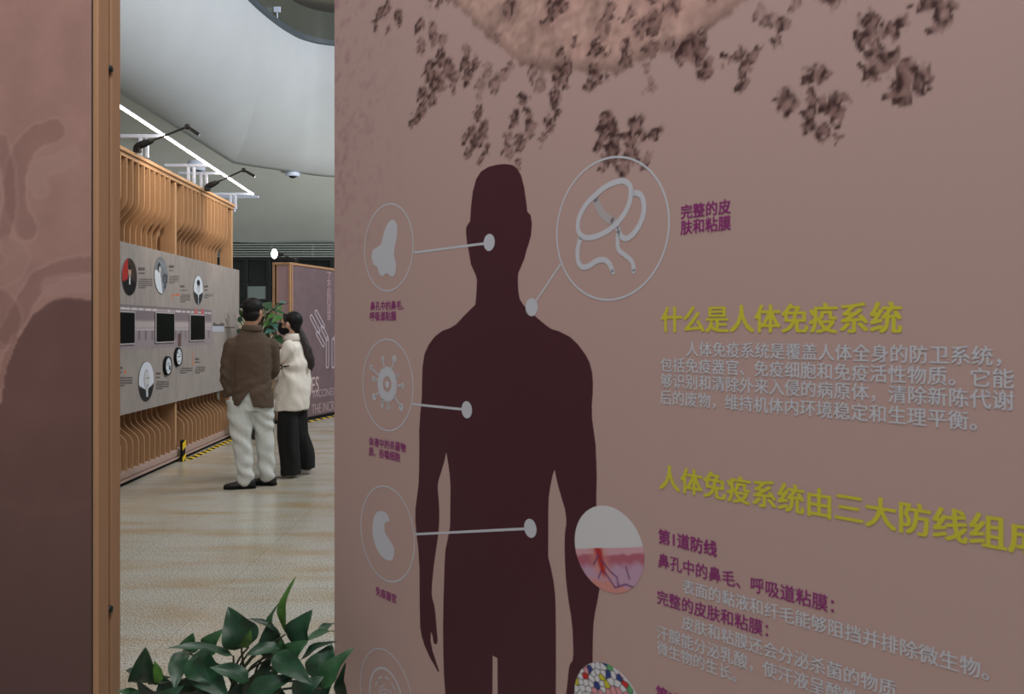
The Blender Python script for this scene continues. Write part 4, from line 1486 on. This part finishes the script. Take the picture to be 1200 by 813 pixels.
# tall plant behind the man
PC2 = at(307, HOR, 11.3); PC2.z = 0
p2 = thing('potted_plant', 'tall leafy green plant behind the man in the brown jacket', 'plant', PC2)
bm = nb()
lathe(bm, [(.13, 0), (.14, .02), (.18, .36), (.195, .37), (.195, .42), (.175, .42), (.17, .38)], 32)
obj('pot', bm, mat('dark_glazed_pot', (40, 44, 42), .35), p2, True)
bm = nb(); lathe(bm, [(.168, .37), (.10, .39), (.02, .395)], 24); obj('soil', bm, mat('dark_soil_bed', (40, 32, 26), .95), p2)
bm = nb(); bs = nb()
rng = random.Random(21)
LG2 = [leaf_mat('glossy_blue_green_leaf', (66, 104, 92), .35), leaf_mat('bright_green_leaf', (52, 96, 38)), leaf_mat('shade_green_leaf', (30, 62, 32)), LG[3]]
for k in range(95):
    z = rng.uniform(.6, 1.78)
    a = rng.uniform(0, 2 * math.pi)
    rad = rng.uniform(.10, .24)
    st = Vector((rng.uniform(-.04, .04), rng.uniform(-.04, .04), z - .25))
    b = Vector((math.cos(a) * rad, math.sin(a) * rad, z))
    t = b + Vector((math.cos(a), math.sin(a), rng.uniform(-.9, .35))).normalized() * rng.uniform(.13, .22)
    if t.x > .30: t.x = .30
    if t.x < -.15: t.x = -.15
    leaf(bm, b, t, rng.uniform(.08, .13), (math.cos(a) * .3, -.4 + math.sin(a) * .3, 1), rng.uniform(.05, .15), .16, .08, rng.choice([0, 1, 1, 2, 2, 2, 3]), 0)
    tube(bs, [st, st.lerp(b, .55) + Vector((0, 0, .04)), b], .006, 5)
for (px, py, qx, qy, wd, mi) in ((311, 380, 326, 381, 11, 0), (322, 386, 310, 391, 10, 0), (331, 371, 318, 378, 10, 1), (318, 376, 309, 384, 8, 1), (283, 372, 280, 361, 7, 1), (282, 378, 281, 370, 6, 0), (321, 395, 333, 403, 12, 2), (322, 408, 331, 420, 12, 2), (281, 385, 282, 396, 8, 3), (322, 368, 313, 374, 6, 1)):
    b, t = at(px, py, 11.15) - PC2, at(qx, qy, 11.0) - PC2
    leaf(bm, b, t, wd * 11.1 / F, (.1, -.8, .7), .08, .14, .08, mi, 0)
    tube(bs, [(0, 0, 1.1), (b.x * .5, b.y * .5, 1.3), tuple(b)], .006, 5)
tube(bs, [(0, 0, .38), (.02, .01, .9), (-.02, 0, 1.35), (.0, .0, 1.7)], [.025, .02, .016, .01], 8)
obj('foliage', bm, LG2, p2, normals=False)
obj('stem', bs, mat('brown_green_stem', (66, 70, 44), .6), p2, True)


# ------------------------------------------------------------------ PEOPLE
def ico(bm, c, r, sc=(1, 1, 1), yaw=0, sub=3):
    rr = bmesh.ops.create_icosphere(bm, subdivisions=sub, radius=1)
    R = Matrix.Rotation(yaw, 3, 'Z')
    for v in rr['verts']:
        v.co = R @ Vector((v.co.x * r * sc[0], v.co.y * r * sc[1], v.co.z * r * sc[2])) + Vector(c)


def chain(bm, pts):
    for (p, r) in pts:
        ico(bm, p, r, sub=2)
    for (p, r), (q, s) in zip(pts[:-1], pts[1:]):
        p, q = Vector(p), Vector(q)
        d = q - p
        if d.length < 1e-5:
            continue
        u, v = frame_dirs(d)
        loft(bm, [[c + (u * math.cos(t) + v * math.sin(t)) * rad for t in [2 * math.pi * k / 14 for k in range(14)]] for c, rad in ((p, r), (q, s))])


def ering(c, hw, hd, yaw, n=28, tilt=0.0, pw=2.0):
    out = []
    for k in range(n):
        t = 2 * math.pi * k / n
        x = hw * math.copysign(abs(math.cos(t)) ** (2 / pw), math.cos(t))
        y = hd * math.copysign(abs(math.sin(t)) ** (2 / pw), math.sin(t))
        out.append(Vector((c[0] + x * math.cos(yaw) - y * math.sin(yaw), c[1] + x * math.sin(yaw) + y * math.cos(yaw), c[2] + x * tilt)))
    return out


def fuse(bm, voxel, smooth=6):
    """join overlapping closed shapes into one continuous skin"""
    bmesh.ops.recalc_face_normals(bm, faces=bm.faces)
    me = bpy.data.meshes.new('fuse')
    bm.to_mesh(me); bm.free()
    o = bpy.data.objects.new('fuse', me)
    C.objects.link(o)
    r = o.modifiers.new('r', 'REMESH'); r.mode = 'VOXEL'; r.voxel_size = voxel
    s = o.modifiers.new('s', 'SMOOTH'); s.iterations = smooth; s.factor = .5
    bpy.context.view_layer.update()
    out = bpy.data.meshes.new_from_object(o.evaluated_get(bpy.context.evaluated_depsgraph_get()))
    bpy.data.objects.remove(o)
    return out


def folds(me, fn):
    nrm = [v.normal.copy() for v in me.vertices]
    for v, n in zip(me.vertices, nrm):
        v.co += n * fn(v.co, n)


def shoe(bm, heel, toe, wd, hh):
    heel, toe = Vector(heel), Vector(toe)
    d = toe - heel
    ln = d.length
    d.normalize()
    q = Vector((-d.y, d.x, 0))
    rings = []
    for t, w_, h_ in ((0, .55, .75), (.06, .72, .95), (.2, .76, 1.0), (.36, .78, .92), (.5, .86, .74), (.65, .98, .60), (.8, 1.0, .52), (.92, .82, .44), (1.0, .42, .32)):
        c = heel + d * ln * t
        r = []
        for k in range(16):
            a = 2 * math.pi * k / 16
            x = math.cos(a) * wd / 2 * w_
            z = math.sin(a)
            zz_ = hh * h_ * (.5 + .5 * math.copysign(abs(z) ** .7, z))
            r.append(Vector((c.x, c.y, 0)) + q * x * (1 if z < .1 else (1 - .35 * z)) + Vector((0, 0, zz_ + .004)))
        rings.append(r)
    loft(bm, rings)


def hand(bm, wrist, direction, palm_n, side, size=.085, curl=.9):
    """palm with four unequal fingers and a thumb, all rooted in the palm"""
    w_, d, n_ = Vector(wrist), Vector(direction).normalized(), Vector(palm_n).normalized()
    s = d.cross(n_).normalized() * side
    chain(bm, [(w_, .024), (w_ + d * size * .5, .026)])
    for i, (ln, off) in enumerate(((.070, .030), (.080, .010), (.074, -.010), (.058, -.029))):
        p0 = w_ + d * size * .55 + s * off * .8
        p1 = w_ + d * size * 1.0 + s * off
        a = curl * .5
        p2 = p1 + (d * math.cos(a) + n_ * math.sin(a)) * ln * .45
        p3 = p2 + (d * math.cos(a * 2.2) + n_ * math.sin(a * 2.2)) * ln * .32
        p4 = p3 + (d * math.cos(a * 3.2) + n_ * math.sin(a * 3.2)) * ln * .25
        chain(bm, [(p0, .015), (p1, .0095), (p2, .009), (p3, .0082), (p4, .007)])
    t0 = w_ + d * size * .25 + s * .02
    t1 = t0 + (s * .8 + d * .6).normalized() * .042 + n_ * .012
    t2 = t1 + (d * .9 + s * .2 + n_ * .4).normalized() * .034
    t3 = t2 + (d * .9 + n_ * .5).normalized() * .024
    chain(bm, [(t0, .016), (t1, .012), (t2, .010), (t3, .008)])


def head(bm, c, fdir, k=1.0, hair_back=True):
    c = Vector(c); f = Vector((fdir[0], fdir[1], 0)).normalized()
    yaw = math.atan2(f.y, f.x)
    s = Vector((-f.y, f.x, 0))
    ico(bm, c + Vector((0, 0, .025 * k)) - f * .008 * k, 1, (.096 * k, .077 * k, .092 * k), yaw)
    ico(bm, c + f * .022 * k - Vector((0, 0, .045 * k)), 1, (.066 * k, .060 * k, .072 * k), yaw)
    ico(bm, c + f * .058 * k - Vector((0, 0, .088 * k)), 1, (.026 * k, .030 * k, .024 * k), yaw)
    # nose
    chain(bm, [(c + f * .082 * k + Vector((0, 0, .012 * k)), .010 * k), (c + f * .099 * k - Vector((0, 0, .022 * k)), .013 * k)])
    for e in (1, -1):
        ico(bm, c + s * e * .012 * k + f * .092 * k - Vector((0, 0, .026 * k)), .010 * k, sub=2)
        # brow, cheek, ear
        ico(bm, c + s * e * .032 * k + f * .076 * k + Vector((0, 0, .022 * k)), 1, (.014 * k, .026 * k, .010 * k), yaw, 2)
        ico(bm, c + s * e * .040 * k + f * .058 * k - Vector((0, 0, .030 * k)), 1, (.026 * k, .024 * k, .026 * k), yaw, 2)
        ico(bm, c + s * e * .080 * k - f * .006 * k - Vector((0, 0, .012 * k)), 1, (.020 * k, .012 * k, .034 * k), yaw, 2)
    # mouth
    ico(bm, c + f * .082 * k - Vector((0, 0, .060 * k)), 1, (.010 * k, .024 * k, .008 * k), yaw, 2)
    return f, s, yaw


def eyes(c, f, s, k, parent):
    bm = nb(); bi = nb()
    for e in (1, -1):
        p = Vector(c) + s * e * .031 * k + f * .076 * k + Vector((0, 0, .004 * k))
        ico(bm, p, .0125 * k, sub=2)
        ico(bi, p + f * .0095 * k, .0058 * k, sub=2)
    obj('eye', bm, mat('eye_white', (214, 208, 200), .3), parent, True)
    obj('iris', bi, mat('dark_iris', (34, 24, 20), .3), parent, True)


SKIN = mat('skin', (188, 140, 114), .55, vary=.04, scale=30)
HAIR = mat('black_hair', (14, 13, 14), .6, spec=.3, vary=.3, scale=60, stretch=(1, 1, .15))
nz = lambda p, f, s=0.0: noise.noise((p.x * f[0] + s, p.y * f[1] + s * .7, p.z * f[2] - s))

# ---- the man
MO = at(294, HOR, 7.85); MO.z = 0
man = thing('person', 'person seen from behind in brown jacket and light grey trousers, hand in pocket', 'person', MO)
tf = Vector((-.5, .87, 0)).normalized()
TYAW = math.atan2(-tf.x, tf.y)          # torso x axis = right-hand side of the body
hf = Vector((.30, .95, 0)).normalized()
HC = Vector((.018, .015, 1.598))
bm = nb()
f, s, yaw = head(bm, HC, hf, 1.02)
chain(bm, [(HC - Vector((0, 0, .05)) - f * .02, .056), ((.0, -.005, 1.46), .056), ((.0, 0, 1.40), .062)])
loft(bm, [ering((0, 0, z), hw, hd, TYAW) for z, hw, hd in ((.80, .14, .10), (.92, .14, .10), (1.05, .13, .095), (1.2, .145, .10), (1.30, .14, .085), (1.38, .085, .065), (1.43, .05, .05))])
for e, sh, el, wr in ((-1, (-.14, -.08, 1.29), (-.187, -.115, 1.03), (-.182, -.09, .845)), (1, (.145, .08, 1.29), (.175, .105, 1.06), (.08, .27, .99))):
    chain(bm, [(sh, .05), (el, .036), (wr, .026)])
hand(bm, (-.182, -.09, .845), (.12, .10, -1), (.75, .45, 0), 1)
hand(bm, (.08, .27, .99), (-.9, .5, .1), (0, .3, -1), -1)
for hip, kn, an in (((-.085, -.03, .80), (-.06, -.055, .44), (-.018, -.05, .08)), ((.08, .045, .80), (.11, .065, .44), (.128, .09, .08))):
    chain(bm, [(hip, .085), (kn, .052), (an, .036)])
chain(bm, [((-.018, -.05, .055), .030), ((-.12, -.06, .035), .022)])
chain(bm, [((.128, .09, .055), .030), ((.04, .115, .035), .022)])
body = link('body', fuse(bm, .0075, 4), SKIN, man, True)
eyes(HC, f, s, 1.02, body)
# hair: cap over crown, back and sides
bm = nb()
ico(bm, HC + Vector((0, 0, .036)) - f * .012, 1, (.103, .087, .094), yaw)
ico(bm, HC - f * .040 - Vector((0, 0, .030)), 1, (.064, .080, .072), yaw)
ico(bm, HC - f * .005 + Vector((0, 0, .0)), 1, (.062, .086, .060), yaw)
ico(bm, HC + f * .035 + Vector((0, 0, .07)), 1, (.05, .066, .035), yaw)
me = fuse(bm, .007, 4)
folds(me, lambda p, n: .004 * nz(p, (60, 60, 22)))
link('hair', me, HAIR, man, True)
bm = nb()
ico(bm, HC + f * .066 - Vector((0, 0, .048)), 1, (.048, .062, .056), yaw)
for e in (1, -1):
    tube(bm, [HC + f * .07 + s * e * .055 - Vector((0, 0, .03)), HC + f * .02 + s * e * .079 - Vector((0, 0, .005)), HC - f * .02 + s * e * .082 + Vector((0, 0, .004))], .003, 6)
obj('face_mask', bm, M['black_soft'], man, True)

JACK = mat('brown_wool', (86, 69, 55), .85, vary=.08, scale=120, bump=.15)
bm = nb()
loft(bm, [ering((cx, cy, z), hw, hd, TYAW, 36, tl, 2.3) for cx, cy, z, hw, hd, tl in (
    (.010, 0, .735, .200, .150, -.10), (.008, 0, .82, .198, .148, -.06), (.004, 0, .93, .186, .138, -.03), (.002, 0, 1.03, .176, .130, 0), (.002, 0, 1.14, .180, .130, 0), (.004, 0, 1.23, .184, .126, 0), (.006, 0, 1.30, .176, .116, 0), (.006, 0, 1.355, .150, .100, 0), (.006, 0, 1.405, .108, .084, 0), (.006, 0, 1.435, .084, .078, 0), (.008, 0, 1.455, .074, .074, 0))])
chain(bm, [((-.150, -.084, 1.285), .074), ((-.176, -.102, 1.17), .064), ((-.190, -.118, 1.03), .057), ((-.178, -.10, .93), .057), ((-.174, -.09, .855), .053)])
chain(bm, [((.160, .088, 1.285), .074), ((.178, .108, 1.17), .062), ((.182, .12, 1.06), .054), ((.14, .20, 1.02), .050), ((.085, .265, .99), .045)])
me = fuse(bm, .0095, 5)


def jf(p, n):
    a = .007 * nz(p, (7, 7, 9), 2) + .003 * nz(p, (22, 22, 30), 5)
    if p.z < 1.02:
        a += .006 * math.sin(p.z * 55 - p.x * 26 + 3 * nz(p, (6, 6, 6))) * max(0, 1 - abs(p.z - .90) / .12)
    if p.x < -.14:
        a += .004 * math.sin(p.z * 58 + p.x * 40 + 3 * nz(p, (6, 6, 6))) * (1 if p.z < 1.15 else .2)
    # crease between sleeve and back
    return a


folds(me, jf)
# the open back vent and the open underside
bmj = nb(); bmj.from_mesh(me)
dead = []
for fc in bmj.faces:
    c = fc.calc_center_median()
    pxx, pyy = 294 + c.x / .00777, 571 - c.z / .00777
    if c.y < .02 and fc.normal.y < .3 and pyy > 457 and 297.5 - (pyy - 457) * .66 < pxx < 298.0 + (pyy - 457) * .22 and pyy < 492:
        dead.append(fc)
    elif pxx < 285.5 and pxx > 255 and pyy > 463.5 + (pxx - 267) * .72 and fc.normal.y < .3:
        dead.append(fc)
    elif fc.normal.z < -.75 and c.z < .83 and -.19 < c.x:
        dead.append(fc)
bmesh.ops.delete(bmj, geom=dead, context='FACES')
for _ in range(6):                                   # clean hem line
    bd = [v for v in bmj.verts if v.is_boundary]
    nw = {}
    for v in bd:
        nn = [e.other_vert(v) for e in v.link_edges if e.is_boundary]
        if len(nn) == 2:
            nw[v] = v.co * .5 + (nn[0].co + nn[1].co) * .25
    for v, p in nw.items():
        v.co = p
bmj.to_mesh(me); bmj.free()
jk = link('jacket', me, JACK, man, True)
sol = jk.modifiers.new('cloth_thickness', 'SOLIDIFY'); sol.thickness = .006; sol.offset = -1
bm = nb()
loft(bm, [ering((.010, .0, z), hw, hd, TYAW, 24, 0) for z, hw, hd in ((1.425, .080, .080), (1.468, .072, .072), (1.476, .076, .076), (1.466, .084, .084), (1.425, .102, .098), (1.42, .098, .094))], False)
obj('collar', bm, JACK, jk, True)

TRO = mat('light_grey_cotton', (206, 209, 205), .85, vary=.04, scale=60)
bm = nb()
loft(bm, [ering((0, 0, z), hw, hd, TYAW, 28) for z, hw, hd in ((.70, .165, .122), (.80, .178, .128), (.90, .160, .112), (.96, .145, .10))])
chain(bm, [((-.095, -.035, .79), .116), ((-.080, -.05, .62), .106), ((-.062, -.065, .44), .090), ((-.042, -.06, .25), .079), ((-.030, -.058, .085), .074)])
chain(bm, [((.080, .05, .78), .116), ((.092, .055, .62), .100), ((.106, .065, .44), .083), ((.116, .08, .25), .076), ((.122, .09, .09), .074)])
ico(bm, (-.150, -.07, .79), .055)
me = fuse(bm, .0085, 4)


def trf(p, n):
    a = .007 * nz(p, (10, 10, 10), 1)
    lx = p.x - (-.05 if p.x < .04 else .11)
    a += .010 * math.sin(p.z * 46 + lx * 38 + 4 * nz(p, (5, 5, 5), 4)) * (.25 + max(0, 1 - abs(p.z - .52) / .22) * .6 + max(0, 1 - abs(p.z - .12) / .12) * .9)
    return a


folds(me, trf)
link('trousers', me, TRO, man, True)
SHB = mat('black_leather', (18, 18, 19), .4)
for heel, toe in (((.055, -.045, 0), (-.215, -.095, 0)), ((.200, .085, 0), (-.065, .135, 0))):
    bm = nb(); shoe(bm, heel, toe, .105, .095)
    sh_ = obj('shoe', bm, SHB, man, True)
    bm = nb()
    h_, t_ = Vector(heel), Vector(toe)
    d_ = (t_ - h_).normalized(); q_ = Vector((-d_.y, d_.x, 0))
    pts = []
    loft(bm, [[h_ + d_ * (-.004 + .278 * u_) + q_ * .056 * w_ * e_ + Vector((0, 0, z_)) for e_, z_ in ((-1, .0), (1, .0), (1, .018), (-1, .018))] for u_, w_ in ((0, .5), (.08, .75), (.3, .82), (.65, 1.0), (.85, .95), (1, .45))])
    obj('sole', bm, M['hazard_black'], sh_)

# ---- the woman
WO = at(345, HOR, 8.45); WO.z = 0
wm = thing('person', 'person in profile with black mask and long ponytail, cream jacket and wide black trousers', 'person', WO)
wf_ = Vector((-.985, .17, 0)).normalized()
ws = Vector((-wf_.y, wf_.x, 0))      # her left, towards the camera
WYAW = math.atan2(ws.y, ws.x)
HC = Vector((-.040, .0, 1.487))
bm = nb()
f, s, yaw = head(bm, HC, wf_, .96)
chain(bm, [(HC - Vector((0, 0, .05)) - f * .025, .046), ((-.0, 0, 1.345), .045), ((.0, 0, 1.29), .05)])
loft(bm, [ering((cx, 0, z), hw, hd, WYAW) for cx, z, hw, hd in ((-.01, .72, .13, .10), (-.01, .84, .14, .105), (.0, .97, .115, .085), (.01, 1.12, .135, .075), (.012, 1.22, .13, .058), (.0, 1.30, .08, .06), (0, 1.33, .04, .045))])
for sh, el, wr in (((-.015, -.16, 1.245), (-.155, -.185, 1.02), (-.28, -.02, 1.06)), ((.02, .16, 1.245), (-.06, .22, 1.0), (-.26, .12, 1.04))):
    chain(bm, [(sh, .045), (el, .036), (wr, .025)])
hand(bm, (-.28, -.02, 1.06), (-.3, .95, .15), (-.8, -.3, -.2), 1, .075, .7)
hand(bm, (-.26, .12, 1.04), (-.5, -.8, .1), (.3, .2, -1), -1, .075, .7)
for hip, kn, an in (((-.03, -.075, .76), (-.03, -.09, .42), (-.005, -.09, .07)), ((.0, .075, .76), (.04, .09, .42), (.095, .11, .07))):
    chain(bm, [(hip, .085), (kn, .05), (an, .034)])
chain(bm, [((-.005, -.09, .045), .026), ((-.12, -.092, .03), .018)])
chain(bm, [((.095, .11, .045), .026), ((-.0, .12, .03), .018)])
wbody = link('body', fuse(bm, .007, 3), mat('skin_light', (216, 172, 148), .55, vary=.04, scale=30), wm, True)
eyes(HC, f, s, .96, wbody)
bm = nb()
ico(bm, HC + Vector((0, 0, .036)) - f * .034, 1, (.092, .082, .090), yaw)
ico(bm, HC - f * .058 - Vector((0, 0, .012)), 1, (.050, .070, .066), yaw)
ico(bm, HC - f * .066 - Vector((0, 0, .060)), 1, (.034, .040, .044), yaw)
for e in (1, -1):
    chain(bm, [(HC + f * .040 + s * e * .036 + Vector((0, 0, .088)), .018), (HC + f * .030 + s * e * .064 + Vector((0, 0, .052)), .016), (HC + f * .016 + s * e * .078 + Vector((0, 0, .022)), .010)])
me = fuse(bm, .0065, 3)
folds(me, lambda p, n: .003 * nz(p, (60, 60, 22)))
hr = link('hair', me, HAIR, wm, True)
bm = nb()
PT = [((.040, .0, 1.455), .030), ((.066, -.005, 1.405), .030), ((.095, -.01, 1.32), .040), ((.125, -.012, 1.23), .047), ((.148, -.012, 1.15), .047), ((.160, -.01, 1.085), .036), ((.168, -.01, 1.035), .012)]
chain(bm, PT)
me = fuse(bm, .008, 4)
folds(me, lambda p, n: .008 * nz(p, (45, 45, 7), 3))
link('ponytail', me, mat('dark_brown_hair', (38, 27, 25), .55, vary=.3, scale=50, stretch=(1, 1, .15)), hr, True)
bm = nb()
ico(bm, HC + f * .066 - Vector((0, 0, .040)), 1, (.060, .060, .070), yaw)
ico(bm, HC + f * .030 - Vector((0, 0, .060)), 1, (.058, .068, .044), yaw)
chain(bm, [(HC + f * .092 + Vector((0, 0, .006)), .016), (HC + f * .106 - Vector((0, 0, .026)), .020)])
me = fuse(bm, .006, 4)
mk = link('face_mask', me, M['black_soft'], wm, True)
bm = nb()
for e in (1, -1):
    tube(bm, [HC + f * .065 + s * e * .055 - Vector((0, 0, .028)), HC + f * .02 + s * e * .076 - Vector((0, 0, .004)), HC - f * .012 + s * e * .080 + Vector((0, 0, .008))], .0025, 6)
    tube(bm, [HC + f * .05 + s * e * .055 - Vector((0, 0, .07)), HC + f * .01 + s * e * .078 - Vector((0, 0, .045)), HC - f * .012 + s * e * .080 - Vector((0, 0, .03))], .0025, 6)
obj('ear_loop', bm, M['black_soft'], mk, True)
bm = nb()
for e in (1, -1):
    cc_ = HC + s * e * .032 + f * .094 + Vector((0, 0, .006))
    tube(bm, [cc_ + (s * math.cos(2 * math.pi * k / 16) * .024 + Vector((0, 0, math.sin(2 * math.pi * k / 16) * .020))) for k in range(17)], .0016, 6, False)
    tube(bm, [cc_ + s * e * .024, HC + s * e * .074 + f * .04 + Vector((0, 0, .008)), HC + s * e * .082 - f * .01 + Vector((0, 0, .008))], .0016, 6)
tube(bm, [HC + s * .009 + f * .097 + Vector((0, 0, .010)), HC - s * .009 + f * .097 + Vector((0, 0, .010))], .0016, 6)
obj('glasses', bm, mat('thin_metal_frame', (120, 110, 104), .3, .6), wm, True)

WJ = mat('cream_cotton', (236, 229, 218), .8, vary=.04, scale=30)
bm = nb()
loft(bm, [ering((cx, 0, z), hw, hd, WYAW, 36, 0, 2.3) for cx, z, hw, hd in ((-.040, .650, .202, .172), (-.032, .72, .202, .172), (-.018, .82, .194, .170), (-.010, .92, .188, .162), (-.006, 1.02, .182, .148), (-.002, 1.12, .182, .135), (.002, 1.20, .178, .118), (.004, 1.265, .150, .098), (.002, 1.305, .095, .080), (-.004, 1.335, .062, .066))])
chain(bm, [((-.025, -.145, 1.250), .080), ((-.098, -.168, 1.14), .072), ((-.160, -.178, 1.035), .064), ((-.21, -.10, 1.04), .056), ((-.265, -.02, 1.06), .044)])
chain(bm, [((.02, .155, 1.245), .080), ((-.06, .22, 1.01), .066), ((-.25, .125, 1.04), .046)])
me = fuse(bm, .009, 5)
BK = Vector((-.085, -.165, 1.075))


def wjf(p, n):
    a = .013 * nz(p, (9, 9, 6), 3) + .007 * nz(p, (22, 22, 12), 6)
    d = p - BK
    r = math.hypot(d.x, d.z)
    if p.y < 0 and r < .36:
        ang = math.atan2(d.z, d.x)
        a += .022 * math.sin(ang * 6 + 1.0) * min(1, r / .07) * (1 - r / .36)
        a -= .020 * math.exp(-(r / .045) ** 2)
    if p.x < -.09 and p.z > .95:
        a += .008 * math.sin(p.z * 60 - p.x * 40)
    return a


folds(me, wjf)
wj_ = link('jacket', me, WJ, wm, True)
# collar
bm = nb()
loft(bm, [ering((cx, 0, z), hw, hd, WYAW, 24, 0) for cx, z, hw, hd in ((-.004, 1.30, .070, .074), (-.008, 1.345, .060, .064), (-.010, 1.392, .058, .062), (-.010, 1.394, .064, .068), (-.012, 1.372, .074, .078), (-.014, 1.335, .090, .094), (-.014, 1.330, .086, .090), (-.010, 1.36, .070, .074))], False)
obj('collar', bm, WJ, wj_, True)
# buckle and strap on the side, laid on the cloth
from mathutils.bvhtree import BVHTree
bvh = BVHTree.FromPolygons([v.co.copy() for v in me.vertices], [tuple(p.vertices) for p in me.polygons])
def skin_y(x, z):
    h = bvh.ray_cast(Vector((x, -1, z)), Vector((0, 1, 0)))
    return h[0].y if h[0] is not None else -.17
bm = nb()
bs_ = Vector((-.083, min(skin_y(-.083 + .02 * math.cos(t), 1.075 + .02 * math.sin(t)) for t in (0, 1, 2, 3, 4, 5)) - .004, 1.075))
tube(bm, [bs_ + Vector((math.cos(2 * math.pi * k / 20) * .020, -.005, math.sin(2 * math.pi * k / 20) * .020)) for k in range(21)], .0065, 8, False)
obj('buckle', bm, M['black'], wj_, True)
bm = nb()
loft(bm, [[Vector((x - w_, y, z)), Vector((x + w_, y, z)), Vector((x + w_, y + .006, z)), Vector((x - w_, y + .006, z))] for x, w_, y, z in [(x, w_, min(skin_y(x - w_, z), skin_y(x, z), skin_y(x + w_, z)) - .007, z) for x, w_, z in ((-.083, .014, 1.07), (-.092, .017, 1.03), (-.100, .018, .99), (-.110, .019, .95), (-.120, .020, .91), (-.130, .021, .86), (-.138, .018, .81))]])
obj('strap', bm, WJ, wj_, True)
bm = nb()
loft(bm, [[Vector((x, y, z - w_)), Vector((x, y, z + w_)), Vector((x, y + .006, z + w_)), Vector((x, y + .006, z - w_))] for x, w_, y, z in [(x, w_, skin_y(x, z) - .007, z) for x, w_, z in ((-.062, .007, 1.077), (-.045, .006, 1.078), (-.03, .006, 1.080), (-.014, .005, 1.084), (.0, .004, 1.088))]])
obj('strap', bm, M['black_soft'], wj_, True)

bm = nb()
loft(bm, [ering((-.01, 0, z), hw, hd, WYAW, 28) for z, hw, hd in ((.62, .15, .11), (.74, .15, .112), (.86, .135, .095))])
chain(bm, [((-.045, -.075, .70), .098), ((-.045, -.09, .55), .106), ((-.036, -.095, .40), .106), ((-.022, -.095, .22), .100), ((-.015, -.095, .115), .100)])
chain(bm, [((.000, .075, .70), .105), ((.020, .085, .40), .098), ((.068, .105, .22), .094), ((.090, .11, .12), .090)])
loft(bm, [ering((x, y, z), r, r, 0, 24) for x, y, z, r in ((-.020, -.095, .25, .098), (-.014, -.095, .03, .104))])
loft(bm, [ering((x, y, z), r, r, 0, 24) for x, y, z, r in ((.065, .105, .25, .090), (.098, .11, .06, .088))])
me = fuse(bm, .009, 4)
folds(me, lambda p, n: .008 * nz(p, (14, 14, 4), 1) + .005 * math.sin(p.x * 60 + 3 * nz(p, (4, 4, 4))))
link('trousers', me, M['black_soft'], wm, True)
SHW = mat('white_leather', (206, 204, 198), .5)
for heel, toe in (((.030, -.085, 0), (-.205, -.100, 0)), ((.130, .11, 0), (-.10, .13, 0))):
    bm = nb(); shoe(bm, heel, toe, .09, .075)
    obj('shoe', bm, SHW, wm, True)
